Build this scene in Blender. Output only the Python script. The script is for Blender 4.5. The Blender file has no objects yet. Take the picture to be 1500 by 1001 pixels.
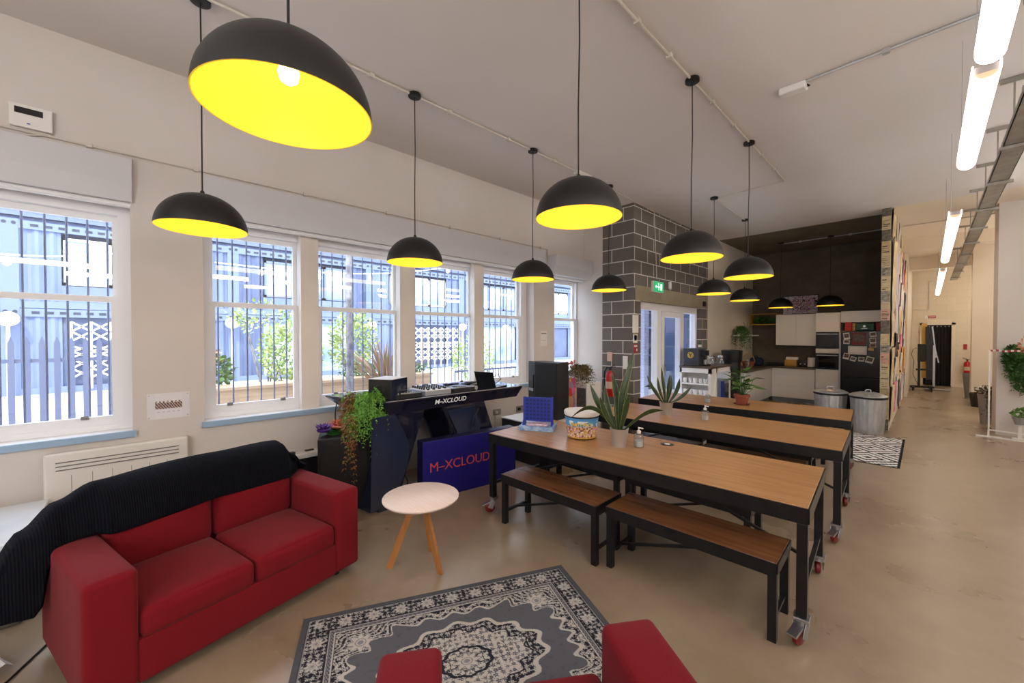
import bpy, bmesh, math, random
from mathutils import Vector, Matrix, noise
random.seed(7)
PI = math.pi
SC = bpy.context.scene
COL = SC.collection
H = 1.67

# ------------------------------------------------------------------ materials
def lin(c):
    return tuple(((v / 255) / 12.92 if v / 255 <= 0.04045 else ((v / 255 + 0.055) / 1.055) ** 2.4) for v in c) + (1.0,)

class NT:
    def __init__(s, name):
        s.m = bpy.data.materials.new(name); s.m.use_nodes = True
        s.t = s.m.node_tree; s.n = s.t.nodes; s.b = s.n['Principled BSDF']
    def add(s, typ, **kw):
        n = s.n.new(typ)
        for k, v in kw.items():
            if k in n.inputs: n.inputs[k].default_value = v
            else: setattr(n, k, v)
        return n
    def link(s, a, b): s.t.links.new(a, b)
    def coords(s, scale=(1, 1, 1), kind='Object', rot=(0, 0, 0)):
        tc = s.add('ShaderNodeTexCoord'); mp = s.add('ShaderNodeMapping')
        mp.inputs['Scale'].default_value = scale; mp.inputs['Rotation'].default_value = rot
        s.link(tc.outputs[kind], mp.inputs['Vector']); return mp.outputs['Vector']
    def ramp(s, fac, stops):
        r = s.add('ShaderNodeValToRGB'); e = r.color_ramp.elements
        e[0].position, e[0].color = stops[0][0], lin(stops[0][1])
        e[1].position, e[1].color = stops[-1][0], lin(stops[-1][1])
        for p, c in stops[1:-1]:
            x = e.new(p); x.color = lin(c)
        s.link(fac, r.inputs['Fac']); return r.outputs['Color']
    def bump(s, h, strength=0.2, dist=0.01):
        b = s.add('ShaderNodeBump'); b.inputs['Strength'].default_value = strength; b.inputs['Distance'].default_value = dist
        s.link(h, b.inputs['Height']); s.link(b.outputs['Normal'], s.b.inputs['Normal'])

def mat(name, c, rough=0.5, metal=0.0, c2=None, scale=8, bump=0, bscale=60, stretch=(1, 1, 1), detail=4, emit=0, ecol=None, spec=None, coat=0, bdist=0.004):
    t = NT(name); b = t.b
    b.inputs['Base Color'].default_value = lin(c); b.inputs['Roughness'].default_value = rough; b.inputs['Metallic'].default_value = metal
    if spec is not None: b.inputs['Specular IOR Level'].default_value = spec
    if coat: b.inputs['Coat Weight'].default_value = coat
    v = None
    if c2 is not None:
        v = t.coords(stretch)
        n = t.add('ShaderNodeTexNoise', Scale=scale, Detail=detail); t.link(v, n.inputs['Vector'])
        t.link(t.ramp(n.outputs['Fac'], [(0.32, c), (0.68, c2)]), b.inputs['Base Color'])
    if bump:
        n2 = t.add('ShaderNodeTexNoise', Scale=bscale, Detail=3); t.link(t.coords(stretch), n2.inputs['Vector'])
        t.bump(n2.outputs['Fac'], bump, bdist)
    if emit:
        b.inputs['Emission Color'].default_value = lin(ecol or c); b.inputs['Emission Strength'].default_value = emit
    return t.m

def vcol_mat(name, rough=0.8, bump=0, bscale=300):
    t = NT(name); a = t.add('ShaderNodeVertexColor'); a.layer_name = 'Col'
    t.link(a.outputs['Color'], t.b.inputs['Base Color']); t.b.inputs['Roughness'].default_value = rough
    t.b.inputs['Specular IOR Level'].default_value = 0.2
    if bump:
        n2 = t.add('ShaderNodeTexNoise', Scale=bscale, Detail=2); t.link(t.coords(), n2.inputs['Vector']); t.bump(n2.outputs['Fac'], bump, 0.004)
    return t.m

M = {}
M['wall'] = mat('painted_wall', (212, 206, 201), 0.75, c2=(206, 199, 193), scale=1.2, bump=0.06, bscale=40)
M['wall_lower'] = mat('painted_wall_gloss', (226, 219, 210), 0.45, c2=(219, 211, 201), scale=2.0)
M['ceil'] = mat('painted_ceiling', (222, 217, 214), 0.85, c2=(217, 211, 206), scale=0.8, bump=0.05, bscale=25)
M['ceil_warm'] = mat('painted_ceiling_warm', (226, 214, 196), 0.85)
M['hall_wall'] = mat('cream_brick_paint', (218, 208, 192), 0.7, c2=(212, 201, 184), scale=2)
M['upvc'] = mat('white_window_paint', (236, 236, 238), 0.35)
M['box_grey'] = mat('shutter_box_paint', (205, 205, 210), 0.5)
M['sill'] = mat('pale_blue_sill_edge', (150, 178, 205), 0.4)
M['red'] = None
M['steel'] = mat('black_steel', (26, 26, 27), 0.36, 0.4, c2=(36, 35, 36), scale=14)
M['black'] = mat('matt_black_metal', (24, 23, 22), 0.42, 0.1)
M['cordm'] = mat('black_cord', (18, 18, 18), 0.6)
M['yellow'] = mat('yellow_lining_glow', (248, 198, 56), 0.5, spec=0.15, emit=0.40, ecol=(255, 216, 66))  # emission in the lining stands in for part of the bulb light
M['bulb'] = mat('lit_bulb', (255, 246, 225), 0.4, emit=14, ecol=(255, 244, 225))
M['chrome'] = mat('zinc_bracket', (160, 160, 164), 0.3, 0.9)
M['redwheel'] = mat('red_polyurethane_wheel', (120, 22, 20), 0.4)
M['rubber'] = mat('black_rubber', (22, 22, 22), 0.6)
M['white'] = mat('white_lacquer', (232, 230, 226), 0.28)
M['whitep'] = mat('white_plastic', (228, 226, 222), 0.4)
M['cream_plastic'] = mat('cream_heater_enamel', (224, 220, 212), 0.4)
M['slot'] = mat('heater_slot', (120, 116, 108), 0.6)
M['darkplastic'] = mat('dark_plastic', (28, 28, 30), 0.35)
M['speaker'] = mat('speaker_black', (20, 19, 20), 0.55, bump=0.1, bscale=200)
M['grille'] = mat('speaker_grille', (15, 14, 15), 0.7, bump=0.3, bscale=500)
M['desk'] = mat('gloss_dark_navy', (24, 25, 44), 0.1, coat=0.5)
M['desk2'] = mat('satin_blue_black', (34, 42, 66), 0.12, coat=0.4)
M['blue_sign'] = mat('ultramarine_sign', (20, 14, 112), 0.45)
M['sign_blue_dark'] = mat('ultramarine_sign_edge', (12, 8, 62), 0.5)
M['logo_w'] = mat('white_lettering', (225, 225, 225), 0.5, emit=0.15)
M['logo_r'] = mat('red_orange_lettering', (196, 72, 60), 0.5)
M['galv'] = mat('galvanised_steel', (205, 207, 209), 0.32, 0.7, c2=(176, 179, 182), scale=16, stretch=(1, 1, 0.3))
M['pot_galv'] = mat('brushed_zinc', (178, 174, 166), 0.42, 0.45)
M['terracotta'] = mat('terracotta', (150, 78, 54), 0.7, c2=(132, 64, 44), scale=20)
M['soil'] = mat('soil', (45, 34, 26), 0.95, bump=0.5)
M['leaf'] = mat('snake_plant_leaf', (24, 44, 20), 0.35, c2=(44, 66, 30), scale=22, stretch=(1, 1, 2))
M['leaf_edge'] = mat('snake_plant_margin', (128, 132, 70), 0.45)
M['fern'] = mat('fern_green', (58, 108, 28), 0.5, c2=(92, 142, 46), scale=14)
M['fern_bright'] = mat('bright_fern', (84, 146, 44), 0.5, c2=(122, 178, 66), scale=14)
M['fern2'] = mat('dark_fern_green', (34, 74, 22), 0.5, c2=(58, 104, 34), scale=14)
M['russet'] = mat('russet_leaf', (132, 62, 32), 0.5, c2=(116, 112, 44), scale=9)
M['dried'] = mat('dried_brown_leaf', (112, 84, 44), 0.6, c2=(84, 82, 38), scale=14)
M['pothos'] = mat('bright_leaf', (70, 124, 40), 0.4, c2=(50, 96, 32), scale=12)
M['stem'] = mat('plant_stem', (72, 66, 36), 0.6)
M['glassy'] = None
M['darkglass'] = mat('oven_black_glass', (10, 10, 12), 0.08, coat=0.3)
M['fridge'] = mat('black_gloss_fridge', (14, 13, 15), 0.22)
M['counter'] = mat('brown_worktop', (92, 76, 62), 0.35, c2=(74, 60, 50), scale=10)
M['plinth'] = mat('grey_plinth', (120, 124, 130), 0.4)
M['curtain'] = mat('black_curtain_cloth', (16, 15, 17), 0.9)
M['extred'] = mat('extinguisher_red', (176, 22, 26), 0.3)
M['green_box'] = mat('first_aid_green', (26, 74, 58), 0.45)
M['redbox'] = mat('red_folder', (176, 34, 26), 0.5)
M['wood_pale'] = mat('pale_oak_top', (240, 220, 208), 0.4, c2=(232, 210, 196), scale=5, stretch=(1, 14, 1))
M['wood_leg'] = mat('oak_leg', (176, 120, 66), 0.45, c2=(158, 104, 54), scale=8, stretch=(6, 6, 0.6))
M['breadbox'] = mat('bamboo_box', (186, 142, 58), 0.45)
M['toaster'] = mat('toaster_black', (26, 26, 28), 0.3)
M['paper'] = mat('paper_white', (228, 226, 222), 0.7)
M['paper_pink'] = mat('paper_pink', (206, 176, 156), 0.8)
M['red_print'] = mat('red_print', (158, 28, 32), 0.5)
M['blue_print'] = mat('blue_print', (54, 96, 176), 0.5)
M['game'] = mat('blue_game_plastic', (28, 52, 168), 0.35)
M['lightblue'] = mat('light_blue_card', (96, 146, 205), 0.5, c2=(176, 200, 226), scale=30)
M['printed'] = mat('printed_bag', (176, 140, 160), 0.4, c2=(226, 214, 220), scale=26)
M['gold'] = mat('gold_badge', (200, 164, 84), 0.35, 0.3)
M['laptop'] = mat('laptop_black', (16, 16, 18), 0.35)
M['silver'] = mat('silver_metal', (186, 188, 192), 0.3, 0.6)
M['purple'] = mat('purple_paper', (84, 28, 130), 0.5)
M['paper_tan'] = mat('autumn_leaf', (196, 146, 96), 0.6, c2=(186, 96, 60), scale=10)
M['orange'] = mat('orange_paper', (232, 128, 82), 0.55, c2=(222, 104, 62), scale=12)
M['green_paper'] = mat('green_paper', (40, 104, 30), 0.5)
M['gasket'] = mat('black_rim_rubber', (16, 16, 16), 0.5)
M['cup'] = mat('white_ceramic', (236, 236, 236), 0.2)
M['tube'] = mat('lit_tube_diffuser', (255, 246, 232), 0.5, emit=5.0, ecol=(255, 243, 226))
M['tubecap'] = mat('tube_inner_end', (236, 196, 160), 0.5, emit=0.5)
M['housing'] = mat('lamp_housing_grey', (176, 172, 176), 0.4)
M['conduit'] = mat('white_conduit', (206, 200, 190), 0.5)
M['conduit_grey'] = mat('galvanised_conduit', (178, 180, 184), 0.4, 0.3)
M['traym'] = mat('galvanised_tray', (164, 160, 150), 0.45, 0.5, c2=(140, 136, 128), scale=8)
M['exitgreen'] = mat('exit_sign_green', (20, 150, 90), 0.4, emit=0.7, ecol=(40, 190, 120))
M['exitwhite'] = mat('exit_pictogram_white', (235, 255, 245), 0.4, emit=1.0)
M['socket'] = mat('steel_socket', (168, 164, 152), 0.35, 0.6)
M['lilac_brick'] = None
# exterior
M['cont'] = mat('container_slate_blue', (78, 90, 120), 0.6, c2=(62, 74, 104), scale=1.2)
M['cont2'] = mat('container_light_blue', (100, 114, 148), 0.6, c2=(84, 98, 132), scale=0.7)
M['cont_beam'] = mat('container_beam', (94, 108, 140), 0.6)
M['cont_dark'] = mat('container_dark', (34, 40, 56), 0.7)
M['ext_glass'] = mat('exterior_window_pane', (84, 106, 128), 0.2, c2=(176, 196, 208), scale=0.8)
M['ext_white'] = mat('exterior_white', (240, 240, 240), 0.5)
M['fence'] = mat('fence_slate', (74, 82, 108), 0.6)
M['bars'] = mat('window_bar_grey', (92, 102, 130), 0.5)
M['paving'] = mat('pale_paving', (224, 220, 214), 0.8, c2=(206, 202, 196), scale=3)
M['planter'] = mat('weathered_planter_boards', (196, 170, 140), 0.7, c2=(176, 148, 120), scale=4, stretch=(1, 0.2, 8))
M['bark'] = mat('mottled_bark', (92, 92, 104), 0.8, c2=(150, 148, 150), scale=10)
M['shrub'] = mat('shrub_leaf', (116, 146, 66), 0.5, c2=(176, 192, 124), scale=3)
M['shrub_dark'] = mat('low_shrub_leaf', (44, 78, 36), 0.5, c2=(90, 122, 60), scale=4)
M['shrub_red'] = mat('red_tip_leaf', (206, 96, 74), 0.5, c2=(150, 160, 80), scale=4)
M['phormium'] = mat('striped_blade', (128, 130, 92), 0.5, c2=(158, 104, 84), scale=7)

def fabric(name, c, c2, bs=700, bstr=0.15):
    t = NT(name); v = t.coords()
    n = t.add('ShaderNodeTexNoise', Scale=240, Detail=2); t.link(v, n.inputs['Vector'])
    t.link(t.ramp(n.outputs['Fac'], [(0.3, c), (0.7, c2)]), t.b.inputs['Base Color'])
    t.b.inputs['Roughness'].default_value = 0.9; t.b.inputs['Specular IOR Level'].default_value = 0.15
    t.b.inputs['Sheen Weight'].default_value = 0.06
    w = t.add('ShaderNodeTexNoise', Scale=bs, Detail=1); t.link(v, w.inputs['Vector']); t.bump(w.outputs['Fac'], bstr, 0.003)
    return t.m
M['red'] = fabric('red_upholstery', (112, 15, 24), (122, 21, 32))

def knit():
    t = NT('black_rib_knit'); v = t.coords()
    w = t.add('ShaderNodeTexWave', Scale=30, Distortion=0.0); w.bands_direction = 'Y'
    t.link(v, w.inputs['Vector']); t.bump(w.outputs['Fac'], 0.6, 0.006)
    t.link(t.ramp(w.outputs['Fac'], [(0.0, (8, 9, 13)), (1.0, (20, 21, 30))]), t.b.inputs['Base Color'])
    t.b.inputs['Roughness'].default_value = 0.95; t.b.inputs['Specular IOR Level'].default_value = 0.1
    return t.m
M['knit'] = knit()

def floor_mat():
    t = NT('polished_concrete'); v = t.coords()
    n = t.add('ShaderNodeTexNoise', Scale=1.1, Detail=5, Roughness=0.5); t.link(v, n.inputs['Vector'])
    n2 = t.add('ShaderNodeTexNoise', Scale=5, Detail=6, Roughness=0.6); t.link(v, n2.inputs['Vector'])
    c1 = t.ramp(n.outputs['Fac'], [(0.28, (128, 111, 90)), (0.5, (150, 133, 111)), (0.74, (167, 151, 129))])
    c2 = t.ramp(n2.outputs['Fac'], [(0.3, (130, 113, 92)), (0.7, (158, 142, 120))])
    mx = t.add('ShaderNodeMixRGB'); mx.inputs['Fac'].default_value = 0.35
    t.link(c1, mx.inputs['Color1']); t.link(c2, mx.inputs['Color2'])
    t.link(mx.outputs['Color'], t.b.inputs['Base Color'])
    mr = t.add('ShaderNodeMapRange'); mr.inputs['To Min'].default_value = 0.16; mr.inputs['To Max'].default_value = 0.44
    t.link(n.outputs['Fac'], mr.inputs['Value']); t.link(mr.outputs['Result'], t.b.inputs['Roughness'])
    t.b.inputs['Specular IOR Level'].default_value = 1.0
    return t.m
M['floor'] = floor_mat()

def wood(name, a, b, c, rough=0.3, along='X'):
    t = NT(name); v = t.coords((1.2, 14, 14) if along == 'X' else (14, 1.2, 14))
    n = t.add('ShaderNodeTexNoise', Scale=1.6, Detail=8, Roughness=0.6, Distortion=0.4); t.link(v, n.inputs['Vector'])
    t.link(t.ramp(n.outputs['Fac'], [(0.3, a), (0.5, b), (0.72, c)]), t.b.inputs['Base Color'])
    t.b.inputs['Roughness'].default_value = rough; t.b.inputs['Specular IOR Level'].default_value = 0.7
    t.bump(n.outputs['Fac'], 0.04, 0.002)
    return t.m
M['wood'] = wood('honey_ply_top', (150, 108, 66), (172, 128, 82), (184, 141, 96), 0.32)
M['wood_dark'] = wood('brown_bench_top', (92, 58, 36), (118, 76, 47), (134, 90, 58), 0.26)

def concrete(name, a, b, rough=0.8, sc=1.3):
    t = NT(name); v = t.coords((1, 1, 1.6))
    n = t.add('ShaderNodeTexNoise', Scale=sc, Detail=9, Roughness=0.7); t.link(v, n.inputs['Vector'])
    t.link(t.ramp(n.outputs['Fac'], [(0.3, a), (0.7, b)]), t.b.inputs['Base Color'])
    t.b.inputs['Roughness'].default_value = rough
    t.bump(n.outputs['Fac'], 0.2, 0.01); return t.m
M['dark_conc'] = concrete('dark_concrete', (74, 66, 55), (108, 98, 83))
M['dark_conc_ceil'] = concrete('dark_concrete_soffit', (92, 83, 66), (122, 111, 92))
M['lintel'] = concrete('lintel_concrete', (142, 132, 112), (164, 153, 130), sc=3)

def brick(name, c1, c2, cm, bw, rh, mort, soft=0.1, rough=0.8):
    t = NT(name)
    tc = t.add('ShaderNodeTexCoord'); sx = t.add('ShaderNodeSeparateXYZ'); t.link(tc.outputs['Object'], sx.inputs[0])
    ad = t.add('ShaderNodeMath'); ad.operation = 'ADD'; t.link(sx.outputs['X'], ad.inputs[0]); t.link(sx.outputs['Y'], ad.inputs[1])
    cb = t.add('ShaderNodeCombineXYZ'); t.link(ad.outputs[0], cb.inputs['X']); t.link(sx.outputs['Z'], cb.inputs['Y'])
    br = t.add('ShaderNodeTexBrick'); t.link(cb.outputs[0], br.inputs['Vector'])
    br.inputs['Color1'].default_value = lin(c1); br.inputs['Color2'].default_value = lin(c2); br.inputs['Mortar'].default_value = lin(cm)
    br.inputs['Scale'].default_value = 1; br.inputs['Mortar Size'].default_value = mort; br.inputs['Mortar Smooth'].default_value = soft
    br.inputs['Brick Width'].default_value = bw; br.inputs['Row Height'].default_value = rh; br.inputs['Bias'].default_value = 0
    n = t.add('ShaderNodeTexNoise', Scale=60, Detail=4); t.link(tc.outputs['Object'], n.inputs['Vector'])
    mx = t.add('ShaderNodeMixRGB'); mx.blend_type = 'MULTIPLY'; mx.inputs['Fac'].default_value = 0.5
    t.link(br.outputs['Color'], mx.inputs['Color1']); t.link(t.ramp(n.outputs['Fac'], [(0.3, (190, 190, 190)), (0.7, (255, 255, 255))]), mx.inputs['Color2'])
    t.link(mx.outputs['Color'], t.b.inputs['Base Color']); t.b.inputs['Roughness'].default_value = rough
    iv = t.add('ShaderNodeMath'); iv.operation = 'SUBTRACT'; iv.inputs[0].default_value = 1; t.link(br.outputs['Fac'], iv.inputs[1])
    t.bump(iv.outputs[0], 0.4, 0.006); return t.m
M['block'] = brick('grey_block_work', (100, 94, 88), (116, 110, 104), (222, 219, 212), 0.45, 0.2266, 0.008)
M['lilac_brick'] = brick('lilac_painted_brick', (190, 196, 222), (184, 190, 218), (170, 176, 206), 0.22, 0.075, 0.006)
M['cream_brick'] = brick('cream_painted_block', (230, 218, 198), (226, 213, 192), (216, 203, 182), 0.45, 0.225, 0.004)

def glass(name, tint=(255, 255, 255), refl=1.0, base=0.0):
    t = NT(name); t.n.remove(t.b)
    out = [n for n in t.n if n.type == 'OUTPUT_MATERIAL'][0]
    tr = t.add('ShaderNodeBsdfTransparent'); tr.inputs['Color'].default_value = lin(tint)
    gl = t.add('ShaderNodeBsdfGlossy'); gl.inputs['Roughness'].default_value = 0.01
    fr = t.add('ShaderNodeLayerWeight'); fr.inputs['Blend'].default_value = 0.5
    pw = t.add('ShaderNodeMath'); pw.operation = 'POWER'; pw.inputs[1].default_value = 5; t.link(fr.outputs['Facing'], pw.inputs[0])
    mu = t.add('ShaderNodeMath'); mu.operation = 'MULTIPLY_ADD'; mu.inputs[1].default_value = 0.9 * refl / max(1, refl); mu.inputs[2].default_value = 0.04 * refl + base
    t.link(pw.outputs[0], mu.inputs[0])
    mx = t.add('ShaderNodeMixShader'); t.link(mu.outputs[0], mx.inputs['Fac']); t.link(tr.outputs[0], mx.inputs[1]); t.link(gl.outputs[0], mx.inputs[2])
    t.link(mx.outputs[0], out.inputs['Surface']); return t.m
M['glass'] = glass('window_glass', (250, 252, 255), 1.6)
M['clear'] = glass('clear_bottle_plastic', (232, 238, 240), 1.6, 0.08)
M['tub'] = glass('translucent_tub', (205, 214, 220), 1.0, 0.12)

def conn_mat(name, cols, scale):
    t = NT(name); v = t.coords()
    vo = t.add('ShaderNodeTexVoronoi', Scale=scale); t.link(v, vo.inputs['Vector'])
    sp = t.add('ShaderNodeSeparateColor'); t.link(vo.outputs['Color'], sp.inputs[0])
    n = len(cols)
    t.link(t.ramp(sp.outputs['Red'], [(0.12 + 0.76 * i / (n - 1), c) for i, c in enumerate(cols)]), t.b.inputs['Base Color'])
    t.b.inputs['Roughness'].default_value = 0.6; return t.m
M['poster_mix'] = conn_mat('poster_print', [(220, 70, 60), (60, 60, 190), (250, 180, 60), (90, 40, 130), (240, 120, 150)], 9)

# ------------------------------------------------------------------ mesh builder
class MB:
    def __init__(s): s.v = []; s.f = []; s.mi = []; s.cur = 0
    def m(s, i): s.cur = i; return s
    def addf(s, base, faces):
        for f in faces: s.f.append([base + i for i in f]); s.mi.append(s.cur)
    def box(s, x0, y0, z0, x1, y1, z1, rz=0, c=None):
        b = len(s.v)
        pts = [(x0, y0, z0), (x1, y0, z0), (x1, y1, z0), (x0, y1, z0), (x0, y0, z1), (x1, y0, z1), (x1, y1, z1), (x0, y1, z1)]
        if rz:
            cx, cy = c or ((x0 + x1) / 2, (y0 + y1) / 2); ca, sa = math.cos(rz), math.sin(rz)
            pts = [(cx + (x - cx) * ca - (y - cy) * sa, cy + (x - cx) * sa + (y - cy) * ca, z) for x, y, z in pts]
        s.v += pts
        s.addf(b, [(0, 3, 2, 1), (4, 5, 6, 7), (0, 1, 5, 4), (1, 2, 6, 5), (2, 3, 7, 6), (3, 0, 4, 7)]); return s
    def frame(s, x0, x1, y0, y1, z0, z1, wl, wr, wb, wt):
        # rectangular frame in the YZ plane without coplanar overlaps
        s.box(x0, y0, z0, x1, y0 + wl, z1).box(x0, y1 - wr, z0, x1, y1, z1)
        return s.box(x0, y0 + wl, z0, x1, y1 - wr, z0 + wb).box(x0, y0 + wl, z1 - wt, x1, y1 - wr, z1)
    def bar(s, p, q, w, h=None, up=(0, 0, 1)):
        h = h or w; p = Vector(p); q = Vector(q); d = (q - p).normalized(); u = Vector(up)
        if abs(d.dot(u)) > 0.98: u = Vector((1, 0, 0))
        a = d.cross(u).normalized(); c = a.cross(d).normalized(); b = len(s.v)
        for e in (p, q):
            for i, j in ((-1, -1), (1, -1), (1, 1), (-1, 1)): s.v.append(tuple(e + a * (i * w / 2) + c * (j * h / 2)))
        s.addf(b, [(0, 1, 2, 3), (7, 6, 5, 4), (0, 4, 5, 1), (1, 5, 6, 2), (2, 6, 7, 3), (3, 7, 4, 0)]); return s
    def tube(s, pts, r, seg=8, r2=None, caps=True):
        pts = [Vector(p) for p in pts]; n = len(pts); b = len(s.v); prev = None
        for k, p in enumerate(pts):
            d = (pts[min(k + 1, n - 1)] - pts[max(k - 1, 0)]).normalized()
            u = Vector((0, 0, 1)) if abs(d.z) < 0.9 else Vector((1, 0, 0))
            if prev is not None: u = prev
            a = d.cross(u)
            if a.length < 1e-6: a = d.cross(Vector((0, 1, 0)))
            a.normalize(); c = a.cross(d).normalized(); prev = c
            rr = r if r2 is None else r + (r2 - r) * k / max(1, n - 1)
            for i in range(seg):
                t = 2 * PI * i / seg; s.v.append(tuple(p + a * (math.cos(t) * rr) + c * (math.sin(t) * rr)))
        for k in range(n - 1):
            for i in range(seg):
                j = (i + 1) % seg; s.addf(b, [(k * seg + i, k * seg + j, (k + 1) * seg + j, (k + 1) * seg + i)])
        if caps: s.addf(b, [tuple(range(seg))[::-1], tuple((n - 1) * seg + i for i in range(seg))])
        return s
    def lathe(s, prof, c=(0, 0, 0), seg=32, axis='Z', close=False):
        b = len(s.v); n = len(prof)
        for r, z in prof:
            for i in range(seg):
                t = 2 * PI * i / seg; x, y = r * math.cos(t), r * math.sin(t)
                if axis == 'Z': q = (x, y, z)
                elif axis == 'X': q = (z, x, y)
                else: q = (x, z, y)
                s.v.append((c[0] + q[0], c[1] + q[1], c[2] + q[2]))
        for k in range(n - 1):
            for i in range(seg):
                j = (i + 1) % seg; s.addf(b, [(k * seg + i, k * seg + j, (k + 1) * seg + j, (k + 1) * seg + i)])
        if prof[0][0] > 1e-4 and close: s.addf(b, [tuple(range(seg))[::-1]])
        if prof[-1][0] > 1e-4 and close: s.addf(b, [tuple((n - 1) * seg + i for i in range(seg))])
        return s
    def cyl(s, c, r, h, seg=24, axis='Z', r2=None):
        return s.lathe([(r, 0), (r if r2 is None else r2, h)], c, seg, axis, True)
    def prism(s, poly, z0, z1, f=lambda x, y, z: (x, y, z)):
        b = len(s.v); n = len(poly)
        s.v += [f(x, y, z0) for x, y in poly] + [f(x, y, z1) for x, y in poly]
        s.addf(b, [tuple(range(n))[::-1], tuple(n + i for i in range(n))] + [(i, (i + 1) % n, n + (i + 1) % n, n + i) for i in range(n)]); return s
    def quad(s, a, b_, c, d):
        b = len(s.v); s.v += [tuple(a), tuple(b_), tuple(c), tuple(d)]; s.addf(b, [(0, 1, 2, 3)]); return s
    def soft(s, x0, y0, z0, x1, y1, z1, r=0.03, bulge=0.0, n=8, bf=0.0):
        # rounded, slightly puffed block
        cx, cy, cz = (x0 + x1) / 2, (y0 + y1) / 2, (z0 + z1) / 2; hx, hy, hz = (x1 - x0) / 2, (y1 - y0) / 2, (z1 - z0) / 2
        def ticks(h):
            k = [(-h + r * (1 - math.cos(i * PI / 8))) for i in range(5)]
            mid = [(-h + r) + (2 * h - 2 * r) * i / n for i in range(1, n)]
            return k + mid + [-v for v in k[::-1]]
        X, Y, Z = ticks(hx), ticks(hy), ticks(hz); key = {}
        def vid(p):
            kk = (round(p[0], 5), round(p[1], 5), round(p[2], 5))
            if kk not in key:
                q = Vector((max(-hx + r, min(hx - r, p[0])), max(-hy + r, min(hy - r, p[1])), max(-hz + r, min(hz - r, p[2]))))
                d = Vector(p) - q; o = q + (d.normalized() * r if d.length > 1e-9 else d)
                bx, by = 1 - (p[0] / hx) ** 2, 1 - (p[1] / hy) ** 2
                if p[2] > 0: o.z += bulge * max(0, bx) ** 0.6 * max(0, by) ** 0.6 * (p[2] / hz)
                if bf: o.x += bf * (1 if p[0] > 0 else 0) * max(0, by) * max(0, 1 - (p[2] / hz) ** 2)
                s.v.append((o.x + cx, o.y + cy, o.z + cz)); key[kk] = len(s.v) - 1
            return key[kk]
        for A, B, C_, o in ((X, Y, hz, 2), (Y, Z, hx, 0), (Z, X, hy, 1)):
            for sg in (-1, 1):
                for i in range(len(A) - 1):
                    for j in range(len(B) - 1):
                        qs = []
                        for a_, b_ in ((A[i], B[j]), (A[i + 1], B[j]), (A[i + 1], B[j + 1]), (A[i], B[j + 1])):
                            p = [0, 0, 0]
                            p[o] = sg * C_; p[(o + 1) % 3] = a_; p[(o + 2) % 3] = b_
                            qs.append(vid(p))
                        if sg < 0: qs = qs[::-1]
                        if len(set(qs)) == 4: s.f.append(qs); s.mi.append(s.cur)
        return s
    def build(s, name, mt, parent=None, smooth=False, bevel=0, cols=None, seg=2, fix=True):
        me = bpy.data.meshes.new(name); me.from_pydata(s.v, [], s.f)
        for q in (mt if isinstance(mt, (list, tuple)) else [mt]): me.materials.append(q if not isinstance(q, str) else M[q])
        me.polygons.foreach_set('material_index', s.mi)
        if fix:
            bm = bmesh.new(); bm.from_mesh(me); bmesh.ops.recalc_face_normals(bm, faces=bm.faces); bm.to_mesh(me); bm.free()
        if smooth: me.polygons.foreach_set('use_smooth', [True] * len(me.polygons))
        me.update()
        o = bpy.data.objects.new(name, me); COL.objects.link(o)
        if parent is not None: o.parent = parent
        if bevel:
            b = o.modifiers.new('bevel', 'BEVEL'); b.width = bevel; b.segments = seg; b.limit_method = 'ANGLE'
        if smooth:
            try:
                me.set_sharp_from_angle(angle=math.radians(42))
            except Exception: pass
        return o

def colour_mesh(name, W_, D_, nx, ny, fn, place, mt, parent=None):
    """flat or curved sheet whose print is held in a face-corner colour attribute"""
    v = [place(W_ * i / nx, D_ * j / ny) for j in range(ny + 1) for i in range(nx + 1)]
    f = [(j * (nx + 1) + i, j * (nx + 1) + i + 1, (j + 1) * (nx + 1) + i + 1, (j + 1) * (nx + 1) + i) for j in range(ny) for i in range(nx)]
    me = bpy.data.meshes.new(name); me.from_pydata(v, [], f); me.materials.append(mt)
    at = me.color_attributes.new('Col', 'FLOAT_COLOR', 'POINT')
    buf = []
    for j in range(ny + 1):
        for i in range(nx + 1): buf += lin(fn(W_ * i / nx, D_ * j / ny))
    at.data.foreach_set('color', buf); me.update()
    o = bpy.data.objects.new(name, me); COL.objects.link(o)
    if parent is not None: o.parent = parent
    return o

def thing(name, label, cat, loc=(0, 0, 0), rz=0, group=None):
    o = bpy.data.objects.new(name, None); COL.objects.link(o); o.location = loc; o.rotation_euler = (0, 0, rz); o.empty_display_size = 0.1
    return tag(o, label, cat, group)
def tag(o, label, cat, group=None, kind=None):
    o['label'] = label; o['category'] = cat
    if group: o['group'] = group
    if kind: o['kind'] = kind
    return o
def struct(o, label=None):
    o['kind'] = 'structure'
    if label: o['label'] = label
    return o
def copy_tree(o, parent=None):
    c = o.copy(); COL.objects.link(c); c.parent = parent
    for ch in list(o.children): copy_tree(ch, c)
    return c
def text_mesh(name, body, size, mt, parent, mtx, depth=0.002, spacing=1.0, offset=0.0):
    cu = bpy.data.curves.new(name, 'FONT'); cu.body = body; cu.size = size; cu.extrude = depth; cu.space_character = spacing; cu.offset = offset
    cu.align_x = 'CENTER'; cu.align_y = 'CENTER'
    tmp = bpy.data.objects.new(name, cu); COL.objects.link(tmp)
    bpy.context.view_layer.update()
    me = bpy.data.meshes.new_from_object(tmp.evaluated_get(bpy.context.evaluated_depsgraph_get()))
    bpy.data.objects.remove(tmp); me.materials.clear(); me.materials.append(M[mt])
    o = bpy.data.objects.new(name, me); COL.objects.link(o); o.parent = parent; o.matrix_local = mtx
    return o
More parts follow.
